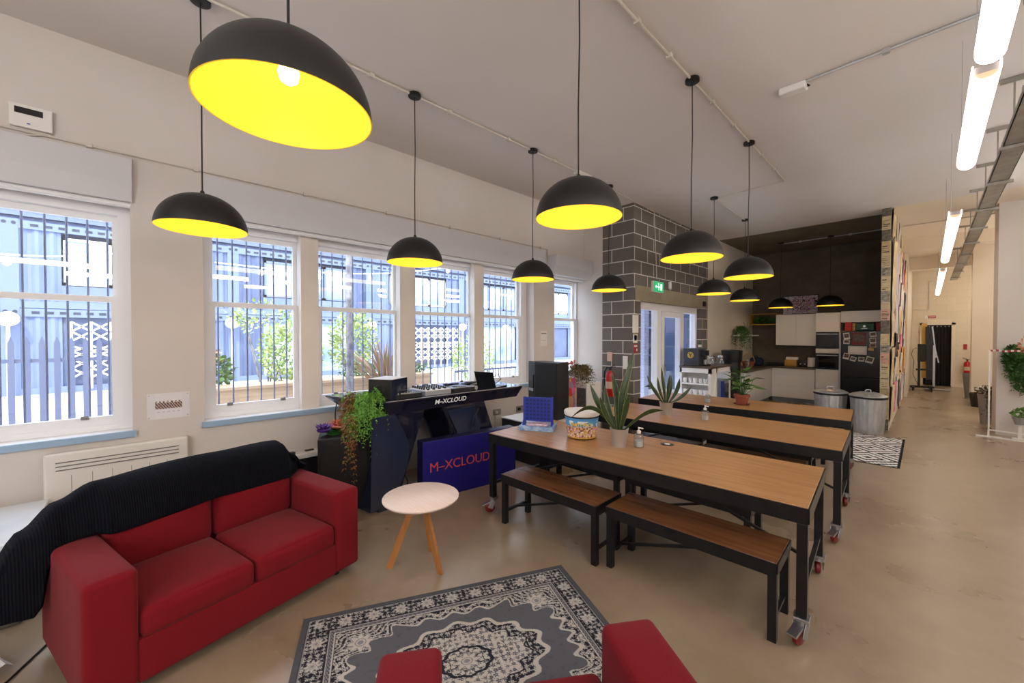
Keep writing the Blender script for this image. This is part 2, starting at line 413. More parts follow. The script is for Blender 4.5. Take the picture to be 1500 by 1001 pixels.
def frame_mtx(origin, xdir, ydir):
    x = Vector(xdir).normalized(); y = Vector(ydir).normalized(); z = x.cross(y)
    m = Matrix.Identity(4)
    for i in range(3): m[i][0], m[i][1], m[i][2], m[i][3] = x[i], y[i], z[i], origin[i]
    return m

#==SHELL==
XW, XO = -4.45, -4.65        # room face and glass plane of the window wall
ZC = 3.9
XB = -3.43                   # block wall face
YE = 6.12
# floor and ceilings
struct(MB().box(-4.77, -3.6, -0.1, 4.6, 6.3, 0).box(-3.68, 6.3, -0.1, 4.6, 19.9, 0).build('floor', 'floor'))
struct(MB().box(-4.75, -3.6, ZC, 4.6, 6.35, ZC + 0.15).box(-3.68, 6.35, ZC, 4.6, 9.6, ZC + 0.15).box(-3.68, 9.6, ZC, -0.5, 9.98, ZC + 0.15).build('ceiling', 'ceil'))
struct(MB().box(-0.5, 9.6, ZC, 4.6, 19.6, ZC + 0.15).build('ceiling_hall', 'ceil_warm'))
struct(MB().box(-4.0, 9.98, ZC, -0.5, 12.9, ZC + 0.15).build('ceiling_kitchen', 'dark_conc_ceil'))
# window wall: piers, spandrels, head
ZS, ZH = 0.9, 2.74
OP = [(-2.7, 0.0), (0.464, 4.745), (5.26, 6.12)]
w = MB()
w.box(XO - 0.12, -3.6, 0, XW, -2.7, ZC).box(XO - 0.12, 0.0, 0, XW, 0.464, ZC).box(XO - 0.12, 4.745, 0, XW, 5.26, ZC)
for a, b in OP: w.box(XO - 0.12, a, ZH, XW, b, ZC).box(XO - 0.12, a, 0, XW, b, ZS - 0.04)
struct(w.build('wall_left', 'wall'))
struct(MB().box(-4.77, -3.75, 0, 4.6, -3.6, ZC).build('wall_back', 'wall'))
struct(MB().box(4.5, -3.6, 0, 4.65, 19.6, ZC).build('wall_right', 'wall'))
# end wall beside the block work, block wall with door opening, kitchen walls
struct(MB().box(XO - 0.12, YE, 0, -4.04, YE + 0.2, ZC).build('wall_end', 'wall'))
DY0, DY1, DZ = 6.35, 8.95, 2.27
w = MB().box(-4.04, YE - 0.02, 0, XB, DY0, ZC).box(XB - 0.24, DY0, DZ + 0.26, XB, DY1, ZC).box(XB - 0.24, DY1, 0, XB, 9.34, ZC)
struct(w.build('wall_block', 'block'))
struct(MB().box(XB - 0.25, DY0 - 0.19, DZ, XB + 0.004, 9.33, DZ + 0.26).build('trim_1', 'lintel'))
struct(MB().box(XB - 0.24, 9.34, 0, XB + 0.01, 12.7, ZC).build('wall_kitchen_left', 'hall_wall'))
struct(MB().box(-3.7, 12.62, 0, -0.45, 12.8, ZC).build('wall_kitchen_back', 'dark_conc'))
# papered partition between kitchen and hall
struct(MB().box(-0.58, 9.57, 0, -0.47, 15.2, ZC).box(-0.58, 15.2, 0, -0.40, 19.4, ZC).build('wall_partition', 'hall_wall'))
struct(MB().box(-0.6, 19.4, 0, -0.12, 19.6, ZC).box(0.52, 19.4, 0, 4.6, 19.6, ZC).box(-0.12, 19.4, 2.03, 0.52, 19.6, ZC).build('wall_hall_end', 'cream_brick'))
struct(MB().box(-0.5, 19.75, 0, 1.0, 19.9, 2.6).box(-0.5, 19.6, 2.2, 1.0, 19.75, 2.6).box(-0.6, 19.6, 0, -0.5, 19.75, 2.6).box(1.0, 19.6, 0, 1.1, 19.75, 2.6).build('wall_leak_block', 'black'))  # black box added behind the doorway to block outside light
struct(MB().box(-0.2, 19.36, 0, -0.12, 19.42, 2.1).box(0.52, 19.36, 0, 0.6, 19.42, 2.1).box(-0.2, 19.36, 2.03, 0.6, 19.42, 2.1).build('trim_2', 'hall_wall'))
struct(MB().box(0.73, 14.8, 0, 1.3, 15.3, ZC).build('column', 'hall_wall'))
struct(MB().box(0.80, 10.56, 0, 1.5, 11.2, ZC).build('pillar', 'wall'))
struct(MB().box(-0.5, 12.9, 3.62, 1.2, 13.15, ZC).box(-0.5, 16.2, 3.55, 1.2, 16.5, ZC).build('beam', 'ceil_warm'))
struct(MB().box(-0.4, 19.385, 0, -0.2, 19.4, 0.1).box(0.6, 19.385, 0, 3, 19.4, 0.1).build('baseboard_hall', 'hall_wall'))
# sills
for i, (a, b) in enumerate(OP):
    o = MB().box(XO - 0.02, a + 0.0, ZS - 0.04, XW + 0.0, b, ZS).m(1).box(XW, a - 0.02, ZS - 0.045, XW + 0.03, b + 0.02, ZS + 0.003).build('trim_%d' % (i + 3), ['upvc', 'sill'])
    struct(o)

# sash windows
def sash(mb, gl, y0, y1, jl, jr):
    """one sliding sash unit between y0 and y1: fixed frame, upper sash further out, lower sash further in"""
    x = XO; z0, z1, zm = ZS, ZH, 1.965
    a, b = y0 + jl, y1 - jr; u = x - 0.05; l = x
    mb.frame(x - 0.075, x + 0.03, y0, y1, z0, z1, jl, jr, 0.045, 0.08)
    mb.frame(u - 0.02, u + 0.018, a, b, zm - 0.01, z1 - 0.08, 0.035, 0.035, 0.04, 0.05)
    mb.frame(l - 0.02, l + 0.022, a, b, z0 + 0.045, zm + 0.022, 0.045, 0.045, 0.07, 0.044)
    gl.box(u - 0.003, a + 0.03, zm + 0.02, u + 0.003, b - 0.03, z1 - 0.12)
    gl.box(l - 0.003, a + 0.04, z0 + 0.11, l + 0.003, b - 0.04, zm - 0.02)
    return a, b
def window(n, y0, y1, jl, jr, bars, fix=True):
    f, g = MB(), MB(); a, b = sash(f, g, y0, y1, jl, jr)
    fr = struct(f.build('window_%d' % n, 'upvc'))
    p = g.build('pane', 'glass', fr)
    k = MB()
    for t in (0.2, 0.8):
        yy = a + (b - a) * t; k.box(XO + 0.022, yy - 0.022, 1.0, XO + 0.035, yy + 0.022, 1.03).box(XO + 0.03, yy - 0.012, 1.005, XO + 0.045, yy + 0.012, 1.02)
    k.build('sash_lift', 'chrome', fr)
    return a, b
window(1, -1.15, 0.0, 0.075, 0.075, 0)
window(2, -2.65, -1.15, 0.075, 0.075, 0)
# run of four: mullions between units sit at pixel-measured positions
u = [(0.464, 1.30), (1.42, 2.36), (2.52, 3.47), (3.62, 4.72)]
window(3, 0.464, 1.37, 0.06, 0.088, 0)
window(4, 1.37, 2.51, 0.10, 0.08, 0)
window(5, 2.51, 3.66, 0.10, 0.045, 0)
window(6, 3.66, 4.745, 0.10, 0.13, 0)
window(7, 5.26, 6.12, 0.06, 0.03, 0)
for i, (a, b_) in enumerate(((1.279, 1.454), (2.404, 2.612), (3.572, 3.744))):
    struct(MB().box(XO + 0.031, a, ZS, -4.52, b_, ZH).build('trim_%d' % (10 + i), 'wall_lower'))
struct(MB().box(XO - 0.12, -2.7, ZS, XO - 0.06, -2.66, ZH).build('trim_6', 'upvc'))

# shutter boxes above the windows
def shutter_box(label, y0, y1, proj, z0, z1):
    t = thing('shutter_box', label, 'shutter box', (XW, y0, z0))
    L = y1 - y0; h = z1 - z0
    prof = [(0, 0.0), (proj * 0.55, 0.0), (proj, h * 0.42), (proj, h), (0, h)]
    MB().prism(prof, 0, L, lambda x, y, z: (x, z, y)).build('housing', 'box_grey', t, bevel=0.004)
    MB().tube([(-0.02, 0.01, -0.02), (-0.02, L - 0.01, -0.02)], 0.022, 12).build('blind_roll', 'upvc', t, smooth=True)
shutter_box('long grey shutter box above the leftmost window', -2.7, 0.015, 0.05, 2.74, 3.08)
shutter_box('long grey shutter box running above the four paired sash windows', 0.464, 4.99, 0.05, 2.74, 3.08)
shutter_box('short deep white shutter box in the corner beside the block wall', 5.08, 6.11, 0.2, 2.70, 3.02)

# wall-mounted white trunking and ceiling conduits
def conduit(label, pts, r, mt='conduit', clips=()):
    t = thing('conduit', label, 'conduit', pts[0])
    o = Vector(pts[0]); q = [tuple(Vector(p) - o) for p in pts]
    MB().tube(q, r, 8).build('pipe', mt, t, smooth=True)
    for c in clips:
        v = Vector(c) - o; MB().box(v.x - r * 1.8, v.y - r * 1.8, v.z - r * 1.8, v.x + r * 1.8, v.y + r * 1.8, v.z + r * 1.8).build('saddle_clip', mt, t)
conduit('thin white conduit along the window wall above the shutter boxes', [(XW + 0.014, -2.9, 3.12), (XW + 0.014, 5.06, 3.12), (XW + 0.014, 5.06, 3.0)], 0.009, 'conduit', [(XW + 0.014, y, 3.12) for y in (-0.22, 0.42, 1.3, 2.2, 3.1, 4.0, 4.9)])
conduit('white ceiling conduit linking the row of lamps nearest the windows', [(-3.3, -2.5, ZC - 0.014), (-3.3, 4.35, ZC - 0.014)], 0.011, 'conduit', [(-3.3, y, ZC - 0.014) for y in (1.1, 1.5, 2.3, 3.1, 3.9)])
conduit('white ceiling conduit linking the lamps over the tables', [(-1.44, -2.5, ZC - 0.014), (-1.44, 6.79, ZC - 0.014), (-2.42, 6.85, ZC - 0.014), (-2.45, 8.5, ZC - 0.014)], 0.011, 'conduit', [(-1.44, y, ZC - 0.014) for y in (2.6, 3.1, 4.0, 4.6, 5.6, 6.2)])
conduit('thin ceiling conduit from the emergency light towards the block wall', [(-3.3, 4.35, ZC - 0.01), (-3.42, 6.8, ZC - 0.01), (-3.42, 6.9, 2.7)], 0.007)
conduit('grey galvanised conduit crossing the ceiling to the lit tubes', [(-0.80, 4.27, ZC - 0.014), (0.9, 4.23, ZC - 0.014)], 0.012, 'conduit_grey', [(-0.25, 4.26, ZC - 0.014)])
conduit('silver conduit under the dark kitchen soffit', [(-2.5, 11.36, ZC - 0.02), (-0.6, 11.3, ZC - 0.02)], 0.012, 'conduit_grey', [(-2.1, 11.35, ZC - 0.02), (-1.2, 11.32, ZC - 0.02)])
conduit('thin conduit boxed on the far hall wall beside the door', [(-0.4, 19.385, 2.55), (0.0, 19.385, 2.55), (0.0, 19.385, 3.5), (0.7, 19.385, 3.5)], 0.012)
conduit('thin conduit crossing the hall ceiling beyond the papered partition', [(-0.45, 11.3, ZC - 0.06), (-0.38, 11.35, ZC - 0.012), (1.1, 11.35, ZC - 0.012)], 0.01)

t = thing('detector_box', 'white smoke sensor box at the end of the grey ceiling conduit', 'sensor', (-0.86, 4.30, ZC))
MB().box(-0.1, -0.05, -0.06, 0.1, 0.05, 0).build('casing', 'whitep', t, bevel=0.01)
MB().tube([(0.1, 0.01, -0.02), (0.12, 0.0, -0.045), (0.1, 0.03, -0.03)], 0.006, 6).build('cable', 'cordm', t)
t = thing('emergency_light', 'small clear emergency light on the ceiling conduit near the block wall', 'light', (-3.3, 4.5, ZC))
MB().box(-0.04, -0.16, -0.05, 0.04, 0.16, 0).build('casing', 'whitep', t, bevel=0.008)
MB().box(-0.03, -0.15, -0.06, 0.03, 0.15, -0.05).build('lens', 'silver', t, bevel=0.006)
t = thing('control_panel', 'white control panel with black screen high above leftmost window', 'panel', (XW, -0.5, 3.22))
MB().box(0, -0.1, -0.08, 0.035, 0.1, 0.08).build('casing', 'whitep', t, bevel=0.006)
MB().box(0.034, -0.075, 0.012, 0.038, 0.055, 0.055).build('screen', 'darkglass', t)
MB().box(0.034, -0.02, -0.055, 0.038, -0.005, -0.047).build('button', 'blue_print', t)
MB().tube([(0.01, -0.35, -0.06), (0.02, -0.22, -0.12), (0.02, -0.05, -0.14), (0.02, 0.08, -0.09)], 0.006, 6).build('cable', 'conduit', t)

#==PENDANTS==
def make_pendant():
    t = thing('pendant_lamp', '', 'lamp', (0, 0, 0))
    R, h = 0.252, 0.235; zr = 2.345 - ZC
    MB().lathe([(0.0, 0), (0.055, 0), (0.058, -0.004), (0.058, -0.028), (0.052, -0.032), (0, -0.032)], (0, 0, 0), 28).build('ceiling_rose', 'black', t, smooth=True)
    MB().tube([(0, 0, -0.03), (0.004, 0.002, -0.5), (-0.003, 0.0, -0.9), (0, 0, zr + h)], 0.0045, 8).build('cord', 'cordm', t, smooth=True)
    pr = [(R * math.cos(a), zr + h * math.sin(a)) for a in [i * PI / 2 / 18 for i in range(19)]]
    pr[-1] = (0.0, zr + h)
    MB().lathe(pr, (0, 0, 0), 56).lathe([(0.014, zr + h - 0.002), (0.012, zr + h + 0.02), (0.004, zr + h + 0.03)], (0, 0, 0), 16).build('lamp_shade', 'black', t, smooth=True)
    pi = [((R - 0.004) * math.cos(a), zr + (h - 0.005) * math.sin(a)) for a in [i * PI / 2 / 18 for i in range(19)]]; pi[-1] = (0, zr + h - 0.005)
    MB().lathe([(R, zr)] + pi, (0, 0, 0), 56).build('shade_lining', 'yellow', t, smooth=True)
    MB().lathe([(0.018, zr + 0.225), (0.018, zr + 0.18), (0.016, zr + 0.17)], (0, 0, 0), 16).build('lamp_holder', 'darkplastic', t, smooth=True)
    MB().lathe([(0.014, zr + 0.175), (0.026, zr + 0.155), (0.031, zr + 0.13), (0.026, zr + 0.107), (0.013, zr + 0.097), (0.0, zr + 0.095)], (0, 0, 0), 20).build('light_bulb', 'bulb', t, smooth=True)
    ld = bpy.data.lights.new('pendant_glow', 'POINT'); ld.energy = 1.3; ld.color = (1.0, 0.95, 0.88); ld.shadow_soft_size = 0.035
    lo = bpy.data.objects.new('pendant_glow', ld); COL.objects.link(lo); lo.parent = t; lo.location = (0, 0, zr + 0.06)
    return t
P0 = make_pendant()
PEND = [
 ((-1.427, 0.373), 'huge near black dome pendant with its glowing bulb visible in the yellow inside'),
 ((-3.348, 0.35), 'black and yellow dome pendant hanging over the pier right of the leftmost window'),
 ((-3.30, 1.91), 'black and yellow dome pendant above the desk, in front of the second mullion'),
 ((-3.30, 3.50), 'black and yellow dome pendant hanging in front of the narrow pier behind the tall speaker'),
 ((-3.30, 5.15), 'small looking black dome pendant hanging against the front of the block pier'),
 ((-1.44, 1.92), 'second largest black dome pendant, hanging before the block pier top'),
 ((-1.44, 3.54), 'black dome pendant over the middle table, in front of the block wall top'),
 ((-1.45, 5.16), 'black dome pendant over the far table, in front of the kitchen corner'),
 ((-2.41, 6.81), 'black dome pendant with ceiling rose where the conduit turns, beside the exit sign'),
 ((-2.45, 8.52), 'small black dome pendant low behind the kitchen corner lamp, above the tall black bin'),
 ((-2.47, 11.3), 'black dome pendant under dark soffit, in front of the framed picture'),
 ((-1.53, 11.3), 'black dome pendant under dark soffit, above the fridge and oven tower')]
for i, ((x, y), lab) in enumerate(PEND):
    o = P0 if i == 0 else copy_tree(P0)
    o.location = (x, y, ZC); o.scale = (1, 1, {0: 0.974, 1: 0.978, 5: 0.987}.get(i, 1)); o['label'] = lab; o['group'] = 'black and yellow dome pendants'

#==HALL LIGHTS==
def tube_light(y0, y1, x=0.187, z=3.0, label='', cords=True):
    t = thing('tube_light', label, 'light', (x, y0, z), 0, 'suspended lit tubes along the hall')
    L = y1 - y0; r = 0.05
    arc = [(r * math.cos(a), r * math.sin(a)) for a in [PI + i * PI / 12 for i in range(13)]]
    b = MB()
    for k, (p, q) in enumerate(((0, 0.012), (0.012, L))):
        pass
    b.prism([(x_, y_) for x_, y_ in arc] + [(r, 0.035), (r - 0.007, 0.035), (r - 0.007, 0.0)] + [(x_ * 0.86, y_ * 0.86) for x_, y_ in arc[::-1][1:-1]] + [(-r + 0.007, 0.0), (-r + 0.007, 0.035), (-r, 0.035)], 0, L, lambda a, c, d: (a, d, c)).build('diffuser', 'tube', t)
    MB().box(-r * 0.84, 0.01, -0.012, r * 0.84, L - 0.01, 0.028).build('housing', 'housing', t)
    MB().box(-r * 0.8, 0.002, -0.04, r * 0.8, 0.01, -0.01).build('end_cap', 'tubecap', t)
    for yy in (0.08, L - 0.1):
        MB().tube([(-0.03, yy, 0.02), (-0.032, yy, ZC - z)], 0.002, 6).build('suspension_wire', 'conduit_grey', t)
tube_light(1.2, 2.93, label='brightly lit suspended tube cut by the top right corner')
tube_light(3.10, 4.67, label='long lit suspended tube below the corner one, beside the grey conduit')
tube_light(6.5, 8.48, label='lit tube hung past the papered pillar top, larger of the joined pair')
tube_light(8.56, 10.4, label='lit tube joined end on behind the larger one')
tube_light(11.9, 15.2, label='lit tube further down hall, fourth of the line')
tube_light(15.6, 18.6, label='farthest and smallest lit tube, near the hall end wall')

# cable tray
t = thing('cable_tray', 'long galvanised cable tray hung from T brackets along the hall ceiling', 'cable tray', (0.43, 1.5, 3.32))
MB().box(0.0, 0, 0, 0.14, 16.2, 0.006).box(0.0, 0, 0, 0.006, 16.2, 0.05).box(0.134, 0, 0, 0.14, 16.2, 0.05).build('tray', 'traym', t)
for yy in (1.1, 2.75, 4.0, 5.2, 6.5, 7.8, 9.2, 10.7, 12.2, 13.7, 15.2):
    b = MB().box(-0.02, yy, -0.03, 0.17, yy + 0.04, -0.005).bar((0.06, yy + 0.02, -0.02), (0.06, yy + 0.02, 0.56), 0.012).box(-0.02, yy, 0.545, 0.26, yy + 0.04, 0.58)
    b.build('bracket', 'traym', t)

#==DOOR==
d = struct(MB().frame(XB - 0.2, XB - 0.08, DY0, DY1, 0, DZ, 0.08, 0.08, 0.12, 0.13).box(XB - 0.2, 7.12, 0.12, XB - 0.08, 7.26, DZ - 0.13).box(XB - 0.2, 8.17, 0.12, XB - 0.08, 8.28, DZ - 0.13).build('door_1', 'upvc'))
MB().box(XB - 0.15, DY0 + 0.08, 0.12, XB - 0.14, 7.12, DZ - 0.13).box(XB - 0.15, 8.28, 0.12, XB - 0.14, DY1 - 0.08, DZ - 0.13).build('side_pane', 'glass', d)
lf = MB().frame(XB - 0.16, XB - 0.06, 7.27, 8.16, 0.125, DZ - 0.14, 0.10, 0.10, 0.10, 0.10).build('door_leaf', 'upvc', d)
MB().box(XB - 0.12, 7.37, 0.2, XB - 0.11, 8.06, 2.03).build('pane', 'glass', lf)
MB().bar((XB - 0.03, 7.33, 0.95), (XB - 0.03, 7.33, 1.12), 0.02).build('door_handle', 'chrome', lf)

# exit sign, signs on the block pier
t = thing('exit_sign', 'lit green exit sign with running figure on the lintel', 'sign', (XB, 6.9, 2.55))
MB().box(0.0, -0.19, -0.1, 0.05, 0.19, 0.1).build('casing', 'whitep', t, bevel=0.006)
MB().box(0.05, -0.18, -0.09, 0.056, 0.18, 0.09).build('face', 'exitgreen', t)
b = MB().box(0.056, -0.02, -0.06, 0.058, 0.0, 0.03, 0).box(0.056, -0.035, 0.035, 0.058, -0.005, 0.065).box(0.056, -0.06, -0.01, 0.058, 0.03, 0.01).box(0.056, 0.05, -0.06, 0.058, 0.12, 0.06)
b.prism([(-0.14, 0.0), (-0.11, 0.035), (-0.11, 0.012), (-0.07, 0.012), (-0.07, -0.012), (-0.11, -0.012), (-0.11, -0.035)], 0.056, 0.058, lambda a, c, d_: (d_, a, c)).build('pictogram', 'exitwhite', t)
t = thing('call_point', 'small white sensor box on the lintel right of the exit sign', 'sensor', (XB + 0.004, 7.4, 2.62))
MB().box(0, -0.04, -0.07, 0.04, 0.04, 0.07).build('casing', 'whitep', t, bevel=0.008)
t = thing('wall_speaker', 'tiny black sensor at the right end of the concrete lintel', 'sensor', (XB + 0.004, 9.1, 2.36))
MB().box(0, -0.05, -0.05, 0.04, 0.05, 0.06).build('casing', 'black', t, bevel=0.008)
tag(MB().box(XB, 6.07, 1.72, XB + 0.006, 6.26, 2.02).build('notice', 'paper'), 'blank cream notice pinned to the block pier left of the door', 'notice')
t = thing('safety_sign', 'blue and white mandatory sign on the block pier above red one', 'sign', (XB, 6.16, 1.62))
MB().box(0, -0.07, -0.07, 0.005, 0.07, 0.08).build('board', 'paper', t)
MB().lathe([(0.0, 0), (0.05, 0), (0.05, 0.003)], (0.005, 0, 0.015), 24, 'X').build('roundel', 'blue_print', t)
t = thing('fire_action_sign', 'red and white fire sign on the block pier under blue sign', 'sign', (XB, 6.17, 1.46))
MB().box(0, -0.07, -0.08, 0.005, 0.07, 0.07).build('board', 'red_print', t)
MB().box(0.005, -0.05, 0.02, 0.007, 0.05, 0.05).box(0.005, 0.02, -0.05, 0.007, 0.055, -0.01).build('print', 'paper', t)

def extinguisher(loc, rz, label):
    t = thing('fire_extinguisher', label, 'extinguisher', loc, rz)
    MB().lathe([(0, 0), (0.07, 0), (0.075, 0.012), (0.075, 0.36), (0.06, 0.41), (0.025, 0.43), (0.022, 0.45), (0, 0.45)], (0, 0, 0), 24).build('cylinder_body', 'extred', t, smooth=True)
    MB().lathe([(0.02, 0.45), (0.024, 0.47), (0.02, 0.5)], (0, 0, 0), 12).bar((0, 0, 0.49), (0.1, 0, 0.52), 0.018, 0.01).bar((0, 0, 0.5), (0.1, 0, 0.555), 0.018, 0.01).build('handle', 'black', t)
    MB().tube([(0, 0, 0.47), (-0.06, 0, 0.5), (-0.11, 0, 0.42), (-0.12, 0, 0.3), (-0.11, 0, 0.18)], 0.011, 8).lathe([(0.012, 0.18), (0.03, 0.08), (0.03, 0.06)], (-0.11, 0, 0), 12).build('hose', 'rubber', t, smooth=True)
    MB().lathe([(0.0757, 0.14), (0.0757, 0.26)], (0, 0, 0), 24).build('label_band', 'paper_pink', t)
    return t
extinguisher((-3.80, 5.98, 0.62), 0, 'red fire extinguisher on the block pier, half hidden behind snake plant')
extinguisher((0.86, 19.2, 0.42), PI, 'red fire extinguisher on the far hall wall beside the column')
tag(MB().box(-3.93, 6.085, 1.22, -3.83, 6.1, 1.38).build('extinguisher_sign', 'paper_pink'), 'small pink sign on the block pier above the near extinguisher', 'sign')
tag(MB().box(-3.62, 6.085, 1.1, -3.53, 6.1, 1.32).build('extinguisher_notice', 'paper'), 'pale notice on the block pier behind the snake plant', 'sign')
tag(MB().box(0.78, 19.39, 1.22, 0.86, 19.399, 1.4).build('extinguisher_sign', 'red_print'), 'small red and white sign on hall wall above the far extinguisher', 'sign')

#==WALL ITEMS==
t = thing('panel_heater', 'white wall panel heater with slatted top under the leftmost window', 'heater', (XW, -0.47, 0.28))
MB().box(0.015, 0, 0, 0.08, 0.81, 0.53).build('casing', 'cream_plastic', t, bevel=0.015, seg=3)
b = MB()
for k in range(3): b.box(0.078, 0.06, 0.40 + k * 0.028, 0.084, 0.75, 0.408 + k * 0.028)
b.build('grille', 'slot', t)
b = MB()
for k in range(1, 7): b.box(0.079, 0.03 + k * 0.107, 0.02, 0.0812, 0.033 + k * 0.107, 0.36)
b.build('ribs', 'slot', t)
t = thing('low_heater', 'low silver topped heater against the wall, left of the subwoofer', 'heater', (XW, 0.85, 0.06))
MB().box(0.02, 0, 0.0, 0.14, 0.95, 0.38).build('casing', 'darkplastic', t, bevel=0.006)
MB().box(0.01, 0, 0.38, 0.15, 0.95, 0.43).build('top_cover', 'whitep', t, bevel=0.01)
MB().box(0.04, 0.15, 0.43, 0.1, 0.32, 0.445).box(0.04, 0.42, 0.43, 0.08, 0.5, 0.44).build('control_strip', 'black', t)

def sprint(x, y):   # terrace photograph print
    if not (0.05 < x < 0.225): return (222, 220, 224)
    if 0.085 < y < 0.135 + 0.012 * (1 if (int((x - 0.05) / 0.0125) % 2 == 0) else 0):
        return (96, 60, 54) if (int(x / 0.006) + int(y / 0.009)) % 3 else (206, 196, 190)
    if 0.055 < y < 0.06 and int(x / 0.016) % 2 == 0: return (150, 150, 170)
    return (226, 224, 228)
t = thing('pinned_poster', 'white poster with a small terrace elevation, pinned above the panel heater', 'poster', (XW + 0.004, 0.085, 0.97))
MB().box(-0.003, 0, 0, 0, 0.275, 0.215).build('backing', 'paper', t)
colour_mesh('print', 0.275, 0.215, 90, 60, sprint, lambda a, b_: (0.001, a, b_), vcol_mat('poster_print_colours'), t)
b = MB()
for yy, zz in ((0.012, 0.2), (0.012, 0.015), (0.262, 0.2), (0.262, 0.015)): b.lathe([(0, 0.004), (0.006, 0.003), (0.006, 0)], (0, yy, zz), 10, 'X')
b.build('pins', 'silver', t)
t = thing('wall_note', 'small pale note taped to the narrow pier above tall speaker', 'note', (XW + 0.003, 4.9, 1.5))
MB().box(-0.002, 0, 0, 0, 0.17, 0.25).build('sheet', 'paper', t)
MB().box(0.0, 0.02, 0.2, 0.001, 0.15, 0.215).box(0.0, 0.03, 0.08, 0.001, 0.14, 0.085).build('print', 'slot', t)
for lab, y, z in (('steel wall socket between the disc jockey desk and low black chest', 3.94, 0.53), ('steel wall socket just left of the tall speaker', 4.42, 0.52)):
    t = thing('wall_socket', lab, 'socket', (XW, y, z)); MB().box(0, -0.075, -0.045, 0.012, 0.075, 0.045).build('plate', 'socket', t, bevel=0.003)
    MB().box(0.012, -0.05, -0.02, 0.04, -0.01, 0.02).build('plug', 'darkplastic' if y > 4.2 else 'whitep', t)
conduit('white vertical trunking dropping from the wall socket to the floor', [(XW + 0.014, 3.9, 0.48), (XW + 0.014, 3.9, 0.02)], 0.012)
conduit('white vertical pipe on the wall seen between the desk legs', [(XW + 0.02, 2.42, 0.86), (XW + 0.02, 2.42, 0.02)], 0.02)

#==SOFA== local frame: x = forward, y = along the length, origin = outer front corner of the near arm
def seat_unit(name, label, cat, loc, rz, L, D, cushions, aw=0.185, zs=0.395):
    t = thing(name, label, cat, loc, rz)
    zb = 0.055
    MB().soft(-D + 0.02, aw - 0.005, zb, -0.004, L - aw + 0.005, 0.26, 0.012).build('base', 'red', t, smooth=True)
    for y0 in (0, L - aw): MB().soft(-D, y0, zb, 0, y0 + aw, 0.60, 0.028, 0.006).build('armrest', 'red', t, smooth=True)
    MB().soft(-D, aw - 0.01, zb, -D + 0.2, L - aw + 0.01, 0.70, 0.04).build('backrest', 'red', t, smooth=True)
    w = (L - 2 * aw) / cushions
    for k in range(cushions):
        y0 = aw + k * w
        MB().soft(-0.56, y0 + 0.003, 0.25, 0.004, y0 + w - 0.003, zs, 0.035, 0.022, bf=0.008).build('seat_cushion', 'red', t, smooth=True)
        b = MB().soft(-0.74, y0 + 0.003, 0.37, -0.52, y0 + w - 0.003, 0.79, 0.05, 0.015, bf=0.03)
        b.build('back_cushion', 'red', t, smooth=True)
    for x, y in ((-0.1, 0.12), (-0.1, L - 0.12), (-D + 0.1, 0.12), (-D + 0.1, L - 0.12)):
        MB().cyl((x, y, 0), 0.022, 0.06, 14, r2=0.03).build('foot', 'rubber', t)
    return t
SRZ = math.atan2(0.2465, 0.969)
SOFA = (-2.455, -0.164, 0)
seat_unit('sofa', 'red two-seat sofa with block arms and a black throw over its back', 'sofa', SOFA, SRZ, 1.368, 0.80, 2)
seat_unit('armchair', 'red armchair at the bottom edge, standing on the patterned rug', 'armchair', (-1.239, 0.59, 0), math.atan2(0.554, -0.833), 0.985, 0.80, 1, 0.205, 0.425).rotation_euler = (0, 0, math.atan2(0.554, -0.833))
arm = bpy.data.objects['armchair']
# the armchair's length runs to its left when facing forward: start from its other end
arm.location = (-1.262 + 0.985 * 0.554, 0.592 + 0.985 * 0.833, 0.011)

